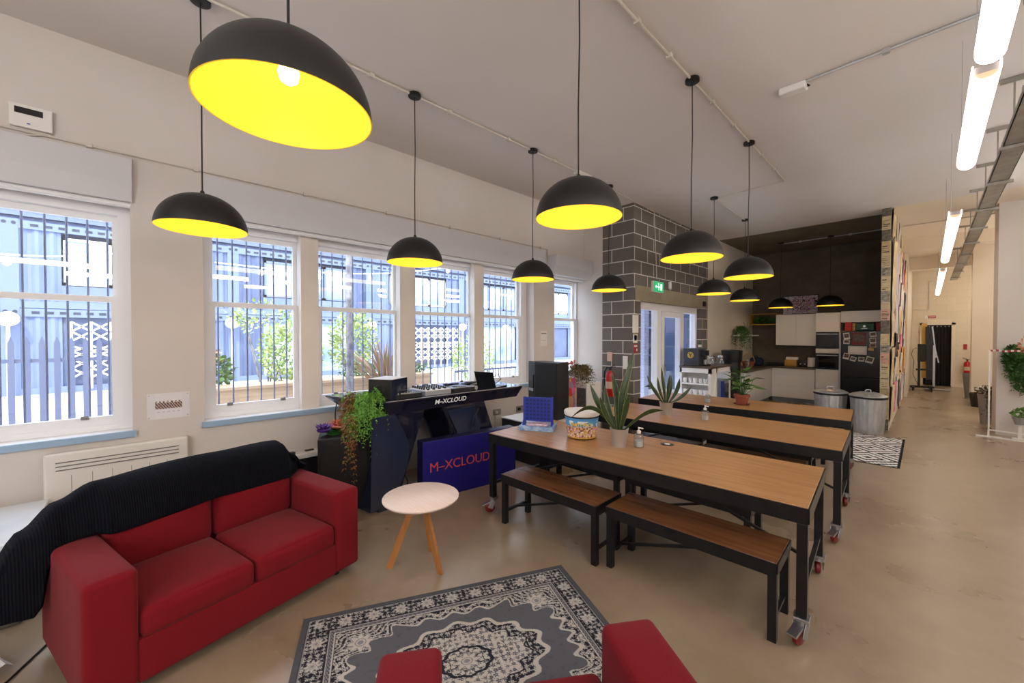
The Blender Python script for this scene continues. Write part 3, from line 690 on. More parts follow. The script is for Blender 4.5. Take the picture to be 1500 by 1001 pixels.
def throw():
    nu, nv = 64, 40; b = MB(); L = 1.368
    def interp(tbl, u):
        for (a, x), (c, y) in zip(tbl, tbl[1:]):
            if u <= c:
                k = (u - a) / (c - a); k = k * k * (3 - 2 * k); return x + (y - x) * k
        return tbl[-1][1]
    top = [(-0.17, 0.50), (-0.06, 0.66), (0.06, 0.77), (0.2, 0.835), (0.6, 0.855), (1.14, 0.85), (1.25, 0.73), (1.34, 0.640), (1.368, 0.625)]
    hemf = [(-0.17, 0.30), (-0.04, 0.30), (0.02, 0.60), (0.17, 0.618), (0.22, 0.615), (0.7, 0.64), (1.14, 0.63), (1.2, 0.62), (1.368, 0.615)]
    hemv = [(-0.17, 0.62), (-0.02, 0.56), (0.06, 0.60), (0.17, 0.58), (0.22, 0.505), (1.14, 0.51), (1.21, 0.60), (1.33, 0.70), (1.368, 0.74)]
    hemb = [(-0.17, 0.20), (0.0, 0.22), (1.0, 0.30), (1.368, 0.45)]
    for i in range(nu + 1):
        u = -0.17 + (L + 0.165) * i / nu
        zt, zf, vf, zbk = interp(top, u), interp(hemf, u), interp(hemv, u), interp(hemb, u)
        ctrl = [(vf, zf), (vf + 0.015, zf + (zt - zf) * 0.45), (vf + 0.05, zt - 0.03), (0.66, zt + 0.008), (0.76, zt + 0.0), (0.825, zt - 0.03), (0.845, zt - 0.15), (0.85, (zt + zbk) / 2), (0.86, zbk)]
        n = len(ctrl) - 1
        for j in range(nv + 1):
            s = j / nv * n; k = min(int(s), n - 1); f = s - k
            p0, p1, p2, p3 = ctrl[max(k - 1, 0)], ctrl[k], ctrl[k + 1], ctrl[min(k + 2, n)]
            q = [0.5 * (2 * p1[a] + (p2[a] - p0[a]) * f + (2 * p0[a] - 5 * p1[a] + 4 * p2[a] - p3[a]) * f * f + (3 * p1[a] - p0[a] - 3 * p2[a] + p3[a]) * f ** 3) for a in (0, 1)]
            wob = 0.008 * noise.noise(Vector((u * 5, j * 0.15, 2)))
            b.v.append((-q[0] + wob, u, max(q[1] + wob, 0.06)))
    for i in range(nu):
        for j in range(nv):
            a = i * (nv + 1) + j; b.f.append([a, a + 1, a + nv + 2, a + nv + 1]); b.mi.append(0)
    o = b.build('throw_blanket', 'knit', None, smooth=True)
    o.location = SOFA; o.rotation_euler = (0, 0, SRZ)
    m = o.modifiers.new('thick', 'SOLIDIFY'); m.thickness = 0.018; m.offset = 1
    tag(o, 'black ribbed knit throw draped over the sofa back and hanging off its left end', 'blanket')
throw()

#==RUG==
def hsh(a, b): return (math.sin(a * 127.1 + b * 311.7) * 43758.5453) % 1.0
GREY, CREAM, BLK, MID = (92, 94, 101), (186, 183, 177), (36, 37, 46), (132, 133, 139)
def flower(x, y, s, pet=5):
    # jittered grid of little blooms: 0 ground, 1 petal, 2 core, 3 leaf
    cx, cy = math.floor(x / s), math.floor(y / s); out = 0
    for i in (-1, 0, 1):
        for j in (-1, 0, 1):
            gx, gy = cx + i, cy + j
            px, py = (gx + 0.3 + 0.4 * hsh(gx, gy)) * s, (gy + 0.3 + 0.4 * hsh(gy + 3, gx)) * s
            dx, dy = x - px, y - py; d = math.hypot(dx, dy) / s; a = math.atan2(dy, dx) + 6 * hsh(gx + 9, gy)
            big = 0.26 + 0.16 * hsh(gx + 5, gy + 5)
            if d < big * 0.36: return 2
            if d < big * (0.78 + 0.3 * math.cos(pet * a)): return 1
            if abs(math.sin(a * 1.5)) < 0.22 and d < 0.62: out = 3
    return out
def rosette(dx, dy, R, n=8):
    d = math.hypot(dx, dy) / R; a = math.atan2(dy, dx)
    if d < 0.22: return 2
    if d < 0.34: return 1
    if d < 0.42: return 2
    if d < 0.74 + 0.2 * math.cos(n * a): return 1
    if d < 0.86 + 0.2 * math.cos(n * a): return 2
    return 0
def rugcol(u, v, L=1.668, D=1.22):
    e = min(u, L - u, v, D - v)
    if e < 0.03: return (80, 82, 89)
    if e < 0.036: return BLK
    if e < 0.042: return MID
    along = u if e in (v, D - v) else v
    dark = {0: BLK, 1: CREAM, 2: MID, 3: MID}; light = {0: CREAM, 1: BLK, 2: MID, 3: (70, 71, 79)}
    if e < 0.148:
        k = (along % 0.155) - 0.0775; r = rosette(k, e - 0.095, 0.042)
        if r: return (BLK, CREAM, MID)[r]
        return dark[flower(u, v, 0.030)]
    if e < 0.153 or 0.187 < e < 0.191: return BLK
    if e < 0.159 or 0.181 < e < 0.187: return CREAM
    if e < 0.181: return MID if ((along * 40) % 1 < 0.5) == ((e * 90) % 1 < 0.5) else (66, 67, 75)
    fu, fv = (u - L / 2), (v - D / 2); hu, hv = L / 2 - 0.19, D / 2 - 0.19
    au, av = abs(fu) / hu, abs(fv) / hv
    lob = 0.045 * math.cos(math.atan2(av, au) * 24) + 0.04 * noise.noise(Vector((abs(fu) * 14, abs(fv) * 14, 3)))
    g = max((au ** 1.9 + av ** 1.9) - (1.0 + lob * 2.2), av - (0.84 + lob), au - (0.88 + lob))
    if g > 0:
        if g < 0.035: return CREAM
        cu, cv = hu * 0.80, hv * 0.74
        r = rosette(abs(fu) - cu, abs(fv) - cv, 0.07)
        if r: return (BLK, CREAM, MID)[r]
        f = flower(abs(fu) + 1, abs(fv) + 2, 0.034)
        if abs(math.sin(g * 26)) > 0.6: return dark[f]
        return light[f] if f != 1 else (CREAM if hsh(int(u * 90), int(v * 90)) > 0.35 else MID)
    r = math.hypot(fu / 0.37, fv / 0.26); a = math.atan2(fv / 0.26, fu / 0.37)
    rr = r + 0.06 * math.cos(14 * a) - 0.10 * abs(math.cos(a)) ** 14
    if rr < 1.08:
        f = flower(abs(fu) + 3, abs(fv) + 2, 0.032); r2 = math.hypot(fu / 0.13, fv / 0.092) + 0.05 * math.cos(10 * a)
        if r2 < 0.9: 
            q = rosette(fu * 0.75, fv, 0.055); return (light[f] if q == 0 else (BLK, CREAM, MID)[q]) if q == 0 else (BLK, CREAM, MID)[q]
        if r2 < 1.06: return BLK
        if rr > 1.0: return CREAM
        if 0.80 < rr < 0.83: return BLK
        if rr > 0.83: return dark[f]
        return light[f] if f in (0, 2) else (MID if f == 3 else (60, 61, 70))
    return GREY if noise.noise(Vector((u * 34, v * 34, 0))) > -0.4 else (86, 88, 95)
RRZ = math.atan2(0.911, 0.413)
t = thing('patterned_rug', 'grey, black and cream oriental style rug with central medallion', 'rug', (-2.509, 0.712, 0), RRZ)
colour_mesh('pile', 1.668, 1.22, 460, 336, rugcol, lambda a, c: (a, -c, 0.0105), vcol_mat('woven_pile', 0.95, 0.4, 500), t)
MB().box(0, -1.22, 0.001, 1.668, 0, 0.0095).build('backing', mat('rug_backing', (78, 80, 86), 0.95), t)

def run(u, v):
    s = 0.335; a = abs(((u / 0.68) % 1) - 0.5) * 2; b = abs(((v / 0.66) % 1) - 0.5) * 2
    k = (a + b) * 2.5
    zz = 0.06 * (1 if (int(u / 0.035) + int(v / 0.035)) % 2 else -1)
    if min(u, 2.72 - u) < 0.03 or min(v, 1.98 - v) < 0.015: return (24, 24, 26)
    return (228, 226, 222) if ((k + zz) % 1.0) > 0.42 else (26, 26, 28)
t = thing('kilim_rug', 'black and white diamond pattern flatweave rug beyond the far table', 'rug', (-2.95, 6.93, 0), 0.005)
colour_mesh('weave', 2.72, 1.98, 230, 168, run, lambda a, c: (a, c, 0.006 + 0.002 * math.sin(a * 9)), vcol_mat('flatweave', 0.95), t)

#==TABLES==
def caster(t, x, y, lock, a):
    c = MB().box(x - 0.03, y - 0.03, 0.105, x + 0.03, y + 0.03, 0.118)
    ca, sa = math.cos(a), math.sin(a); ox, oy = x + 0.025 * ca, y + 0.025 * sa
    c.cyl((x, y, 0.085), 0.028, 0.022, 16)
    for s in (-1, 1):
        px, py = -sa * 0.024 * s, ca * 0.024 * s
        c.bar((x + px, y + py, 0.095), (ox + px, oy + py, 0.036), 0.04, 0.004, (-sa, ca, 0))
    if lock: c.bar((x + ca * 0.02, y + sa * 0.02, 0.082), (x + ca * 0.085, y + sa * 0.085, 0.058), 0.04, 0.01)
    K = 1.24
    def up_(m_):
        m_.v = [(x + (p[0] - x) * K, y + (p[1] - y) * K, p[2] * K) for p in m_.v]
    up_(c)
    o = c.build('caster', 'chrome', t, bevel=0.002)
    w = MB(); n = 22
    for k, (r, hw) in enumerate(((0.037, 0.013),)):
        pr = [(0.010, -hw), (0.030, -hw), (r, -hw * 0.6), (r, hw * 0.6), (0.030, hw), (0.010, hw)]
        base = len(w.v)
        for rr, z in pr:
            for i in range(n):
                an = 2 * PI * i / n; lx, lz = rr * math.cos(an), rr * math.sin(an)
                w.v.append((ox + ca * lx - sa * z, oy + sa * lx + ca * z, 0.038 + lz))
        for q in range(len(pr) - 1):
            for i in range(n): w.addf(base, [(q * n + i, q * n + (i + 1) % n, (q + 1) * n + (i + 1) % n, (q + 1) * n + i)])
        w.addf(base, [tuple(range(n)), tuple((len(pr) - 1) * n + i for i in range(n))])
    up_(w)
    w.build('wheel', 'redwheel', o, smooth=True)

def high_table(label, P, Q, W_):
    """P, Q: left and right near top corners"""
    P = Vector(P); Q = Vector(Q); L = (Q - P).length; rz = math.atan2(Q.y - P.y, Q.x - P.x)
    t = thing('dining_table', label, 'table', (P.x, P.y, 0), rz, 'wheeled dining tables')
    MB().box(0.008, 0.008, 0.705, L - 0.008, W_ - 0.008, 0.750).build('tabletop', 'wood', t, bevel=0.002)
    f = MB().box(0, 0, 0.665, L, 0.008, 0.746).box(0, W_ - 0.008, 0.665, L, W_, 0.746).box(0, 0, 0.665, 0.008, W_, 0.746).box(L - 0.008, 0, 0.665, L, W_, 0.746)
    f.box(0.01, 0.01, 0.655, L - 0.01, 0.055, 0.704).box(0.01, W_ - 0.055, 0.655, L - 0.01, W_ - 0.01, 0.704).box(0.01, 0.05, 0.655, 0.055, W_ - 0.05, 0.704).box(L - 0.055, 0.05, 0.655, L - 0.01, W_ - 0.05, 0.704)
    f.box(L / 2 - 0.02, 0.05, 0.665, L / 2 + 0.02, W_ - 0.05, 0.704)
    f.build('steel_frame', 'steel', t)
    m = 0.008; k = 0
    for x in (m, L - m - 0.05):
        for y in (m, W_ - m - 0.05):
            MB().box(x, y, 0.146, x + 0.05, y + 0.05, 0.654).build('leg', 'steel', t, bevel=0.002)
            caster(t, x + 0.025, y + 0.025, k in (0, 2, 3), (-2.2, 2.2, -2.3, 1.2)[k] + (0.2 * k)); k += 1
        MB().box(x + 0.013, 0.05, 0.262, x + 0.037, W_ - 0.05, 0.286).build('end_rail', 'steel', t)
    for x, xm in ((0.035, L * 0.44), (L - 0.035, L * 0.56)):
        MB().bar((x, W_ / 2, 0.274), (xm, W_ / 2, 0.665), 0.018).build('brace', 'steel', t)
    return t
high_table('nearest wheeled dining table, holding the biggest snake plant and the tub', (-2.87, 2.43), (-0.425, 2.59), 0.895)
high_table('middle wheeled dining table with honey wood top and a snake plant in zinc pot', (-2.80, 3.97), (-0.462, 4.085), 0.965)
high_table('farthest wheeled dining table, holding the leafy plant in a terracotta pot', (-2.96, 5.42), (-0.562, 5.59), 0.895)

def bench(label, P, rz, L=1.02, W_=0.36):
    t = thing('bench', label, 'bench', (P[0], P[1], 0), rz, 'steel and wood benches')
    MB().box(0.006, 0.006, 0.40, L - 0.006, W_ - 0.006, 0.44).build('seat', 'wood_dark', t, bevel=0.002)
    f = MB().box(0, 0, 0.385, L, 0.006, 0.438).box(0, W_ - 0.006, 0.385, L, W_, 0.438).box(0, 0, 0.385, 0.006, W_, 0.438).box(L - 0.006, 0, 0.385, L, W_, 0.438)
    f.box(0.006, 0.006, 0.36, L - 0.006, 0.045, 0.399).box(0.006, W_ - 0.045, 0.36, L - 0.006, W_ - 0.006, 0.399).box(0.006, 0.04, 0.36, 0.045, W_ - 0.04, 0.399).box(L - 0.045, 0.04, 0.36, L - 0.006, W_ - 0.04, 0.399)
    f.build('steel_frame', 'steel', t)
    for x in (0.006, L - 0.05):
        for y in (0.006, W_ - 0.05): MB().box(x, y, 0, x + 0.044, y + 0.044, 0.362).build('leg', 'steel', t, bevel=0.002)
        MB().box(x + 0.012, 0.05, 0.098, x + 0.032, W_ - 0.05, 0.118).build('end_rail', 'steel', t)
    for x, xm in ((0.03, L * 0.80),):
        MB().bar((x, W_ / 2, 0.108), (xm, W_ / 2, 0.372), 0.018).build('brace', 'steel', t)
    return t
bench('bench at near side of nearest table, its left one, closest to the round table', (-2.62, 2.365), 0.035, 0.985)
bench('bench at near side of nearest table, its right one, closest to the camera', (-1.60, 2.46), 0.035, 1.055, 0.37)
bench('bench on the far side of nearest table, at its left end by black chest', (-2.86, 3.12), 0.0, 0.56 * 1.0 + 0.4, 0.34)
bench('bench on the far side of nearest table, at its right half', (-1.86, 3.16), 0.02, 1.0, 0.34)
bench('bench at near side of middle table, at its left half', (-2.75, 4.36), 0.05, 0.98, 0.34).location.y = 4.36
bench('bench at near side of middle table, right of the other one there', (-1.74, 4.42), 0.05, 0.0 + 0.95, 0.33).location = (-1.735, 4.42, 0)
bench('bench on the far side of middle table, left half, glossy with window glare', (-2.9, 5.02), 0.02, 1.0, 0.33)
bench('bench on the far side of middle table, right half', (-1.82, 5.05), 0.02, 1.0, 0.33)
bench('bench on the far side of farthest table, left half, glossy with window glare', (-3.0, 6.3), 0.05, 1.0, 0.34)
bench('bench on the far side of farthest table, right half', (-1.9, 6.4), 0.05, 1.0, 0.34)

#==SIDE TABLE==
t = thing('side_table', 'round pale wood side table on splayed oak legs between sofa and bench', 'table', (-2.545, 1.515, 0))
MB().lathe([(0, 0.478), (0.255, 0.478), (0.272, 0.492), (0.273, 0.5), (0.268, 0.503), (0, 0.503)], (0, 0, 0), 64).build('tabletop', 'wood_pale', t, smooth=True)
for (x, y), (tx, ty) in (((-0.115, -0.195), (-0.02, -0.04)), ((0.20, 0.03), (0.04, 0.0)), ((-0.11, 0.155), (-0.02, 0.03))):
    MB().bar((x, y, 0.0), (tx, ty, 0.48), 0.045, 0.02, (-y, x, 0)).build('leg', 'wood_leg', t)

#==DJ DESK==
t = thing('disc_jockey_desk', 'long glossy dark desk on slanted panel legs with white lettering', 'desk', (0, 0, 0))
top = [(-3.5, 1.70), (-3.5, 3.52), (-4.3, 3.62), (-4.36, 1.46)]
MB().prism(top, 1.03, 1.046).build('desktop', 'desk', t, bevel=0.002)
ins = [(-3.54, 1.76), (-3.54, 3.46), (-4.22, 3.52), (-4.26, 1.60)]
b = MB(); n = 4; zt, zb = 1.03, 0.915
b.v = [(x, y, zt) for x, y in top] + [(x, y, zb) for x, y in ins]
b.addf(0, [(0, 1, 2, 3), (7, 6, 5, 4)] + [(i, 4 + i, 4 + (i + 1) % 4, (i + 1) % 4) for i in range(4)])
b.build('fascia', 'desk', t)
MB().bar((-3.499, 1.71, 1.047), (-3.499, 3.51, 1.047), 0.006).build('edge_strip', 'silver', t)
def slab_leg(yt0, yt1, yb0, yb1, x0, x1):
    # front and rear slanted fins with a recessed glossy side panel
    m = MB()
    for xa, xb in ((x0, x0 - 0.05),):
        m.v  # fin as prism in the YZ plane
        m.prism([(yt0, 0.92), (yt1, 0.92), (yb1, 0.0), (yb0, 0.0)], xa, xb, lambda y, z, x: (x, y, z))
    return m
lg = slab_leg(1.80, 2.165, 1.66, 1.84, -3.56, -4.12).build('leg', 'desk', t)
slab_leg(1.80, 2.165, 1.66, 1.84, -4.10, 0).build('rear_fin', 'desk', lg)
b = MB()
b.v = [(-3.60, 1.80, 0.92), (-4.1, 1.80, 0.92), (-4.1, 1.52, 0.0), (-3.60, 1.60, 0.0), (-3.60, 2.10, 0.92), (-4.1, 2.1, 0.92), (-4.1, 1.80, 0.0), (-3.60, 1.80, 0.0)]
b.addf(0, [(0, 3, 2, 1), (4, 5, 6, 7), (0, 4, 7, 3), (1, 2, 6, 5), (0, 1, 5, 4), (3, 7, 6, 2)])
b.build('side_panel', 'desk2', lg)
# front face of the near leg: swept glossy infill
b = MB(); cur = [(1.66, 0.0), (1.60, 0.02), (1.60, 0.86), (1.80, 0.915)]
arc = [(1.80 + 0.10 * math.sin(k / 10 * PI) * 1.0 + 0.0 + 0.09 * (1 - abs(k - 4) / 6.0), 0.915 - 0.86 * k / 10) for k in range(11)]
b.prism([(1.585, 0.03), (1.60, 0.90)] + arc, -3.548, -3.556, lambda y, z, x: (x, y, z)).build('infill_panel', 'desk2', lg)
lg = slab_leg(2.40, 2.95, 2.80, 3.30, -3.56, -4.12).build('leg', 'desk', t)
slab_leg(2.40, 2.95, 2.80, 3.30, -4.10, 0).build('rear_fin', 'desk', lg)
MB().prism([(2.44, 0.86), (2.80, 0.88), (3.02, 0.1), (2.84, 0.04)], -3.545, -3.552, lambda y, z, x: (x, y, z)).build('infill_panel', 'desk2', lg)
MB().tube([(-3.54, 2.86, 0.84), (-3.53, 2.78, 0.76), (-3.53, 2.72, 0.55), (-3.53, 2.74, 0.2)], 0.005, 6).build('power_cable', 'cordm', t)
FN = lambda z: -3.5 - (1.03 - z) * 0.04 / 0.115 + 0.003
text_mesh('lettering', 'M–XCLOUD', 0.074, 'logo_w', t, frame_mtx((FN(0.975), 2.462, 0.980), (0, 1, 0), (0.04 / 0.115 * 1, 0, 1)), 0.001, 1.0, 0.0008)
# blue sign box
SA = math.atan2(2.862 - 2.093, -3.393 + 3.489)
t = thing('sign_box', 'blue box sign with red lettering leaning under the desk', 'sign', (-3.489, 2.093, 0), SA)
MB().box(0, 0, 0, 1.17, 0.13, 0.60).build('casing', 'sign_blue_dark', t, bevel=0.004)
MB().box(0.004, -0.003, 0.004, 1.166, 0.0, 0.596).build('front_panel', 'blue_sign', t)
text_mesh('lettering', 'M–XCLOUD', 0.136, 'logo_r', t, frame_mtx((0.44, -0.004, 0.322), (1, 0, 0), (0, 0, 1)), 0.001, 0.98, 0.0)

# kit on the desk
ZD = 1.046
def deck(label, x, y, rz, mt='darkplastic'):
    t = thing('media_player', label, 'media player', (x, y, ZD), rz)
    MB().box(-0.15, -0.15, 0, 0.15, 0.15, 0.045).build('body', mt, t, bevel=0.006)
    MB().lathe([(0, 0.058), (0.085, 0.058), (0.092, 0.05), (0.095, 0.045)], (0.03, 0, 0), 30).build('jog_wheel', 'laptop', t, smooth=True)
    MB().lathe([(0.093, 0.047), (0.097, 0.052), (0.101, 0.046)], (0.03, 0, 0), 30).build('jog_ring', 'silver', t, smooth=True)
    MB().bar((-0.14, -0.06, 0.055), (-0.10, -0.06, 0.085), 0.004).box(-0.14, -0.09, 0.05, -0.09, 0.09, 0.07).build('screen', 'darkglass', t)
    b = MB()
    for k in range(6): b.cyl((0.125, -0.11 + k * 0.035, 0.045), 0.008, 0.012, 10)
    b.build('buttons', 'silver', t)
deck('black disc player on the desk, between the monitor speaker and mixer', -3.72, 1.99, 0.05)
deck('black disc player on the desk, between mixer and laptop', -3.72, 2.68, 0.0)
t = thing('mixer', 'white faced mixer with rows of knobs in the middle of the desk', 'mixer', (-3.74, 2.34, ZD))
MB().box(-0.17, -0.16, 0, 0.17, 0.16, 0.05).build('body', 'silver', t, bevel=0.005)
MB().box(-0.165, -0.155, 0.05, 0.165, 0.155, 0.054).build('faceplate', 'whitep', t)
kb = 0
for i in range(6):
    for j in range(5):
        MB().lathe([(0.011, 0), (0.009, 0.024), (0, 0.026)], (-0.15 + i * 0.045, -0.12 + j * 0.06, 0.054), 10).build('knob', 'darkplastic', t); kb += 1
for j in range(4): MB().box(0.11, -0.11 + j * 0.07, 0.054, 0.135, -0.09 + j * 0.07, 0.07).build('fader', 'darkplastic', t)
t = thing('monitor_speaker', 'small white topped black speaker box at the left end of desk', 'speaker', (-3.71, 1.83, ZD), 0.52)
MB().box(-0.13, -0.12, 0, 0.13, 0.16, 0.20).build('cabinet', 'desk2', t, bevel=0.003)
MB().box(-0.13, -0.12, 0.20, 0.13, 0.16, 0.206).build('top_panel', 'whitep', t)
MB().box(-0.125, -0.124, 0.004, 0.125, -0.12, 0.196).build('front_baffle', 'black', t)
MB().lathe([(0.0, 0.01), (0.03, 0.004), (0.055, 0.0), (0.06, 0.006)], (0, -0.132, 0.09), 24, 'Y').build('driver_cone', 'speaker', t, smooth=True)
t = thing('laptop', 'open black laptop seen from behind on the right end of desk', 'laptop', (-3.73, 2.99, ZD), -1.28)
MB().box(-0.28, -0.01, 0, -0.02, 0.35 - 0.1, 0.018).build('keyboard_base', 'laptop', t, bevel=0.004)
MB().bar((-0.02, 0.12, 0.015), (0.05, 0.12, 0.2), 0.26, 0.008, (1, 0, -0.3)).build('screen_lid', 'laptop', t)
t = thing('headphones', 'black headphones lying on the desk left of laptop', 'headphones', (-3.95, 2.98, ZD), 0.6)
for s in (-1, 1): MB().lathe([(0, 0), (0.04, 0.005), (0.042, 0.03), (0.03, 0.045), (0, 0.045)], (0, s * 0.075, 0), 20).build('ear_cup', 'rubber', t, smooth=True)
MB().tube([(0, -0.075, 0.03), (0.06, -0.08, 0.045), (0.12, -0.04, 0.05), (0.13, 0, 0.052), (0.12, 0.04, 0.05), (0.06, 0.08, 0.045), (0, 0.075, 0.03)], 0.009, 8).build('headband', 'rubber', t, smooth=True)
tag(MB().tube([(-3.62, 3.14, 1.17), (-3.68, 3.28, 1.20), (-3.72, 3.36, 1.12), (-3.8, 3.34, 1.06), (-3.9, 3.2, 1.052), (-4.1, 3.1, 1.052)], 0.005, 8).build('audio_cable', 'cordm', smooth=True), 'black cable looping behind the laptop', 'cable')
tag(MB().tube([(-4.05, 1.66, 1.052), (-4.1, 1.56, 1.056), (-4.14, 1.5, 1.0), (-4.16, 1.49, 0.9), (-4.17, 1.49, 0.6), (-4.2, 1.5, 0.02)], 0.006, 8).build('power_cable', 'cordm', smooth=True), 'black cable hanging off the left end of the desk', 'cable')
tag(MB().tube([(-3.64, 1.93, 0.005), (-3.72, 2.05, 0.1), (-3.80, 2.1, 0.13), (-3.9, 2.1, 0.2), (-4.2, 2.0, 0.35)], 0.006, 8).build('floor_cable', 'cordm', smooth=True), 'black cable looped on floor between desk leg and blue sign', 'cable')

# subwoofer left of the desk
t = thing('subwoofer', 'large black speaker standing at the right arm of the sofa', 'speaker', (-3.91, 1.238, 0), math.atan2(0.43, 0.17) - PI / 2)
MB().box(-0.34, 0, 0, 0, 0.46, 0.70).build('cabinet', 'speaker', t, bevel=0.006)
MB().box(0, 0.02, 0.02, 0.008, 0.44, 0.68).build('front_grille', 'grille', t, bevel=0.004)
MB().box(-0.22, -0.006, 0.45, -0.12, 0.0, 0.55).build('side_handle', 'darkplastic', t)
t = thing('paper_lotus', 'orange and purple folded paper flower lying on the subwoofer', 'ornament', (-4.06, 1.44, 0.701), 0.5)
for nm, mt, c, n, R, z in (('orange_petals', 'orange', (0.02, 0.09), 34, 0.13, 0.075), ('purple_petals', 'purple', (-0.03, -0.10), 20, 0.07, 0.065)):
    b = MB()
    for k in range(n):
        a = k * 2.4; r = R * math.sqrt((k + 1) / n); x, y = c[0] + r * math.cos(a), c[1] + r * math.sin(a); d = 0.03
        p = Vector((x, y, z + 0.02 - r * 0.1)); u_ = Vector((math.cos(a), math.sin(a), 0.35)).normalized() * d; w_ = Vector((-math.sin(a), math.cos(a), 0)) * d * 0.7
        b.quad(p - u_ * 0.6, p + w_, p + u_ * 1.1 + Vector((0, 0, 0.018)), p - w_)
    b.lathe([(0.0, 0), (R * 0.8, 0.012), (R * 0.95, 0.03)], (c[0], c[1], z - 0.035), 20)
    b.build(nm, mt, t)
b = MB()
for k in range(16):
    a = k * 2 * PI / 16; p = Vector((0.02 + 0.07 * math.cos(a), 0.0 + 0.09 * math.sin(a), 0.022)); d = Vector((math.cos(a), math.sin(a), 0.12)) * 0.05; w_ = Vector((-math.sin(a), math.cos(a), 0)) * 0.022
    b.quad(p - d, p + w_, p + d + Vector((0, 0, 0.015)), p - w_)
b.lathe([(0.0, 0), (0.07, 0.0), (0.085, 0.035)], (0.02, 0, 0.0), 20)
b.build('green_leaves', 'green_paper', t)

#==PLANTS==
def frond_mass(b, anchors, n, leaf, droop, spread, rnd, leaflets=14, up=0.15):
    """drooping stems carrying paired leaflets"""
    for i in range(n):
        a = anchors[rnd.randrange(len(anchors))]; th = rnd.uniform(spread[0], spread[1]); r = rnd.uniform(0.35, 1) * droop[0]; dz = rnd.uniform(0.2, 1) * droop[1]; u_ = up * rnd.uniform(0.4, 1.2)
        prev = None
        for k in range(leaflets + 1):
            s = k / leaflets
            p = Vector((a[0] + math.cos(th) * r * math.sin(s * PI / 2), a[1] + math.sin(th) * r * math.sin(s * PI / 2), a[2] + u_ * math.sin(min(1, s * 2.2) * PI * 0.5) - dz * s ** 2.0))
            p += Vector((rnd.uniform(-1, 1), rnd.uniform(-1, 1), rnd.uniform(-1, 1))) * leaf * 0.25
            if prev is not None:
                d = (p - prev).normalized(); side = d.cross(Vector((0, 0, 1)));
                if side.length < 0.01: side = Vector((1, 0, 0))
                side.normalize(); side = (side + Vector((rnd.uniform(-.5, .5), rnd.uniform(-.5, .5), rnd.uniform(-.6, .6)))).normalized()
                for sg in (-1, 1):
                    L = leaf * rnd.uniform(0.7, 1.25); q = p + side * sg * L + d * L * 0.4 + Vector((0, 0, -L * 0.25)); w_ = d * L * 0.28
                    b.quad(p, p + side * sg * L * 0.5 - w_, q, p + side * sg * L * 0.5 + w_ * 1.2)
            prev = p
def leaf_blob(b, c, R, n, leaf, rnd, up=0.3):
    for i in range(n):
        d = Vector((rnd.gauss(0, 1), rnd.gauss(0, 1), rnd.gauss(0, 1))).normalized(); k = rnd.uniform(0.55, 1.0)
        p = Vector((c[0] + d.x * R[0] * k, c[1] + d.y * R[1] * k, c[2] + d.z * R[2] * k))
        L = leaf * rnd.uniform(0.6, 1.3); u_ = (d + Vector((rnd.uniform(-1, 1), rnd.uniform(-1, 1), rnd.uniform(-1, 1) + up))).normalized() * L
        w_ = u_.cross(Vector((rnd.uniform(-1, 1), rnd.uniform(-1, 1), rnd.uniform(-1, 1)))).normalized() * L * 0.33
        b.quad(p, p + u_ * 0.5 + w_, p + u_, p + u_ * 0.5 - w_)

rnd = random.Random(3)
t = thing('trailing_plant', 'bushy green fern with trailing russet ivy at desk left end', 'plant', (-3.72, 1.60, 0.702))
MB().lathe([(0.0, 0), (0.075, 0), (0.1, 0.2), (0.105, 0.21), (0.09, 0.21), (0.085, 0.19), (0, 0.19)], (-0.03, 0, 0), 24).build('pot', 'darkplastic', t, smooth=True)
b = MB(); frond_mass(b, [(-0.03, 0.02, 0.24), (0, 0.04, 0.30), (-0.05, 0.0, 0.28)], 190, 0.024, (0.22, 0.42), (-1.9, 2.2), rnd, 15, 0.15)
frond_mass(b, [(0.02, 0.06, 0.26)], 26, 0.02, (0.17, 0.62), (-0.5, 1.2), rnd, 20, 0.1)
b.build('fern_fronds', 'fern_bright', t)
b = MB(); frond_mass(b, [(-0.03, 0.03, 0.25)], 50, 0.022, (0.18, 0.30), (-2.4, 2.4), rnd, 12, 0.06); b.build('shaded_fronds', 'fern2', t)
b = MB(); frond_mass(b, [(-0.05, -0.05, 0.24), (-0.07, -0.04, 0.30)], 60, 0.030, (0.18, 0.30), (-3.4, -0.6), rnd, 10, 0.14)
frond_mass(b, [(0.02, -0.08, 0.20)], 20, 0.026, (0.15, 0.60), (-1.7, -0.5), rnd, 18, 0.03); b.build('ivy_vines', 'russet', t)

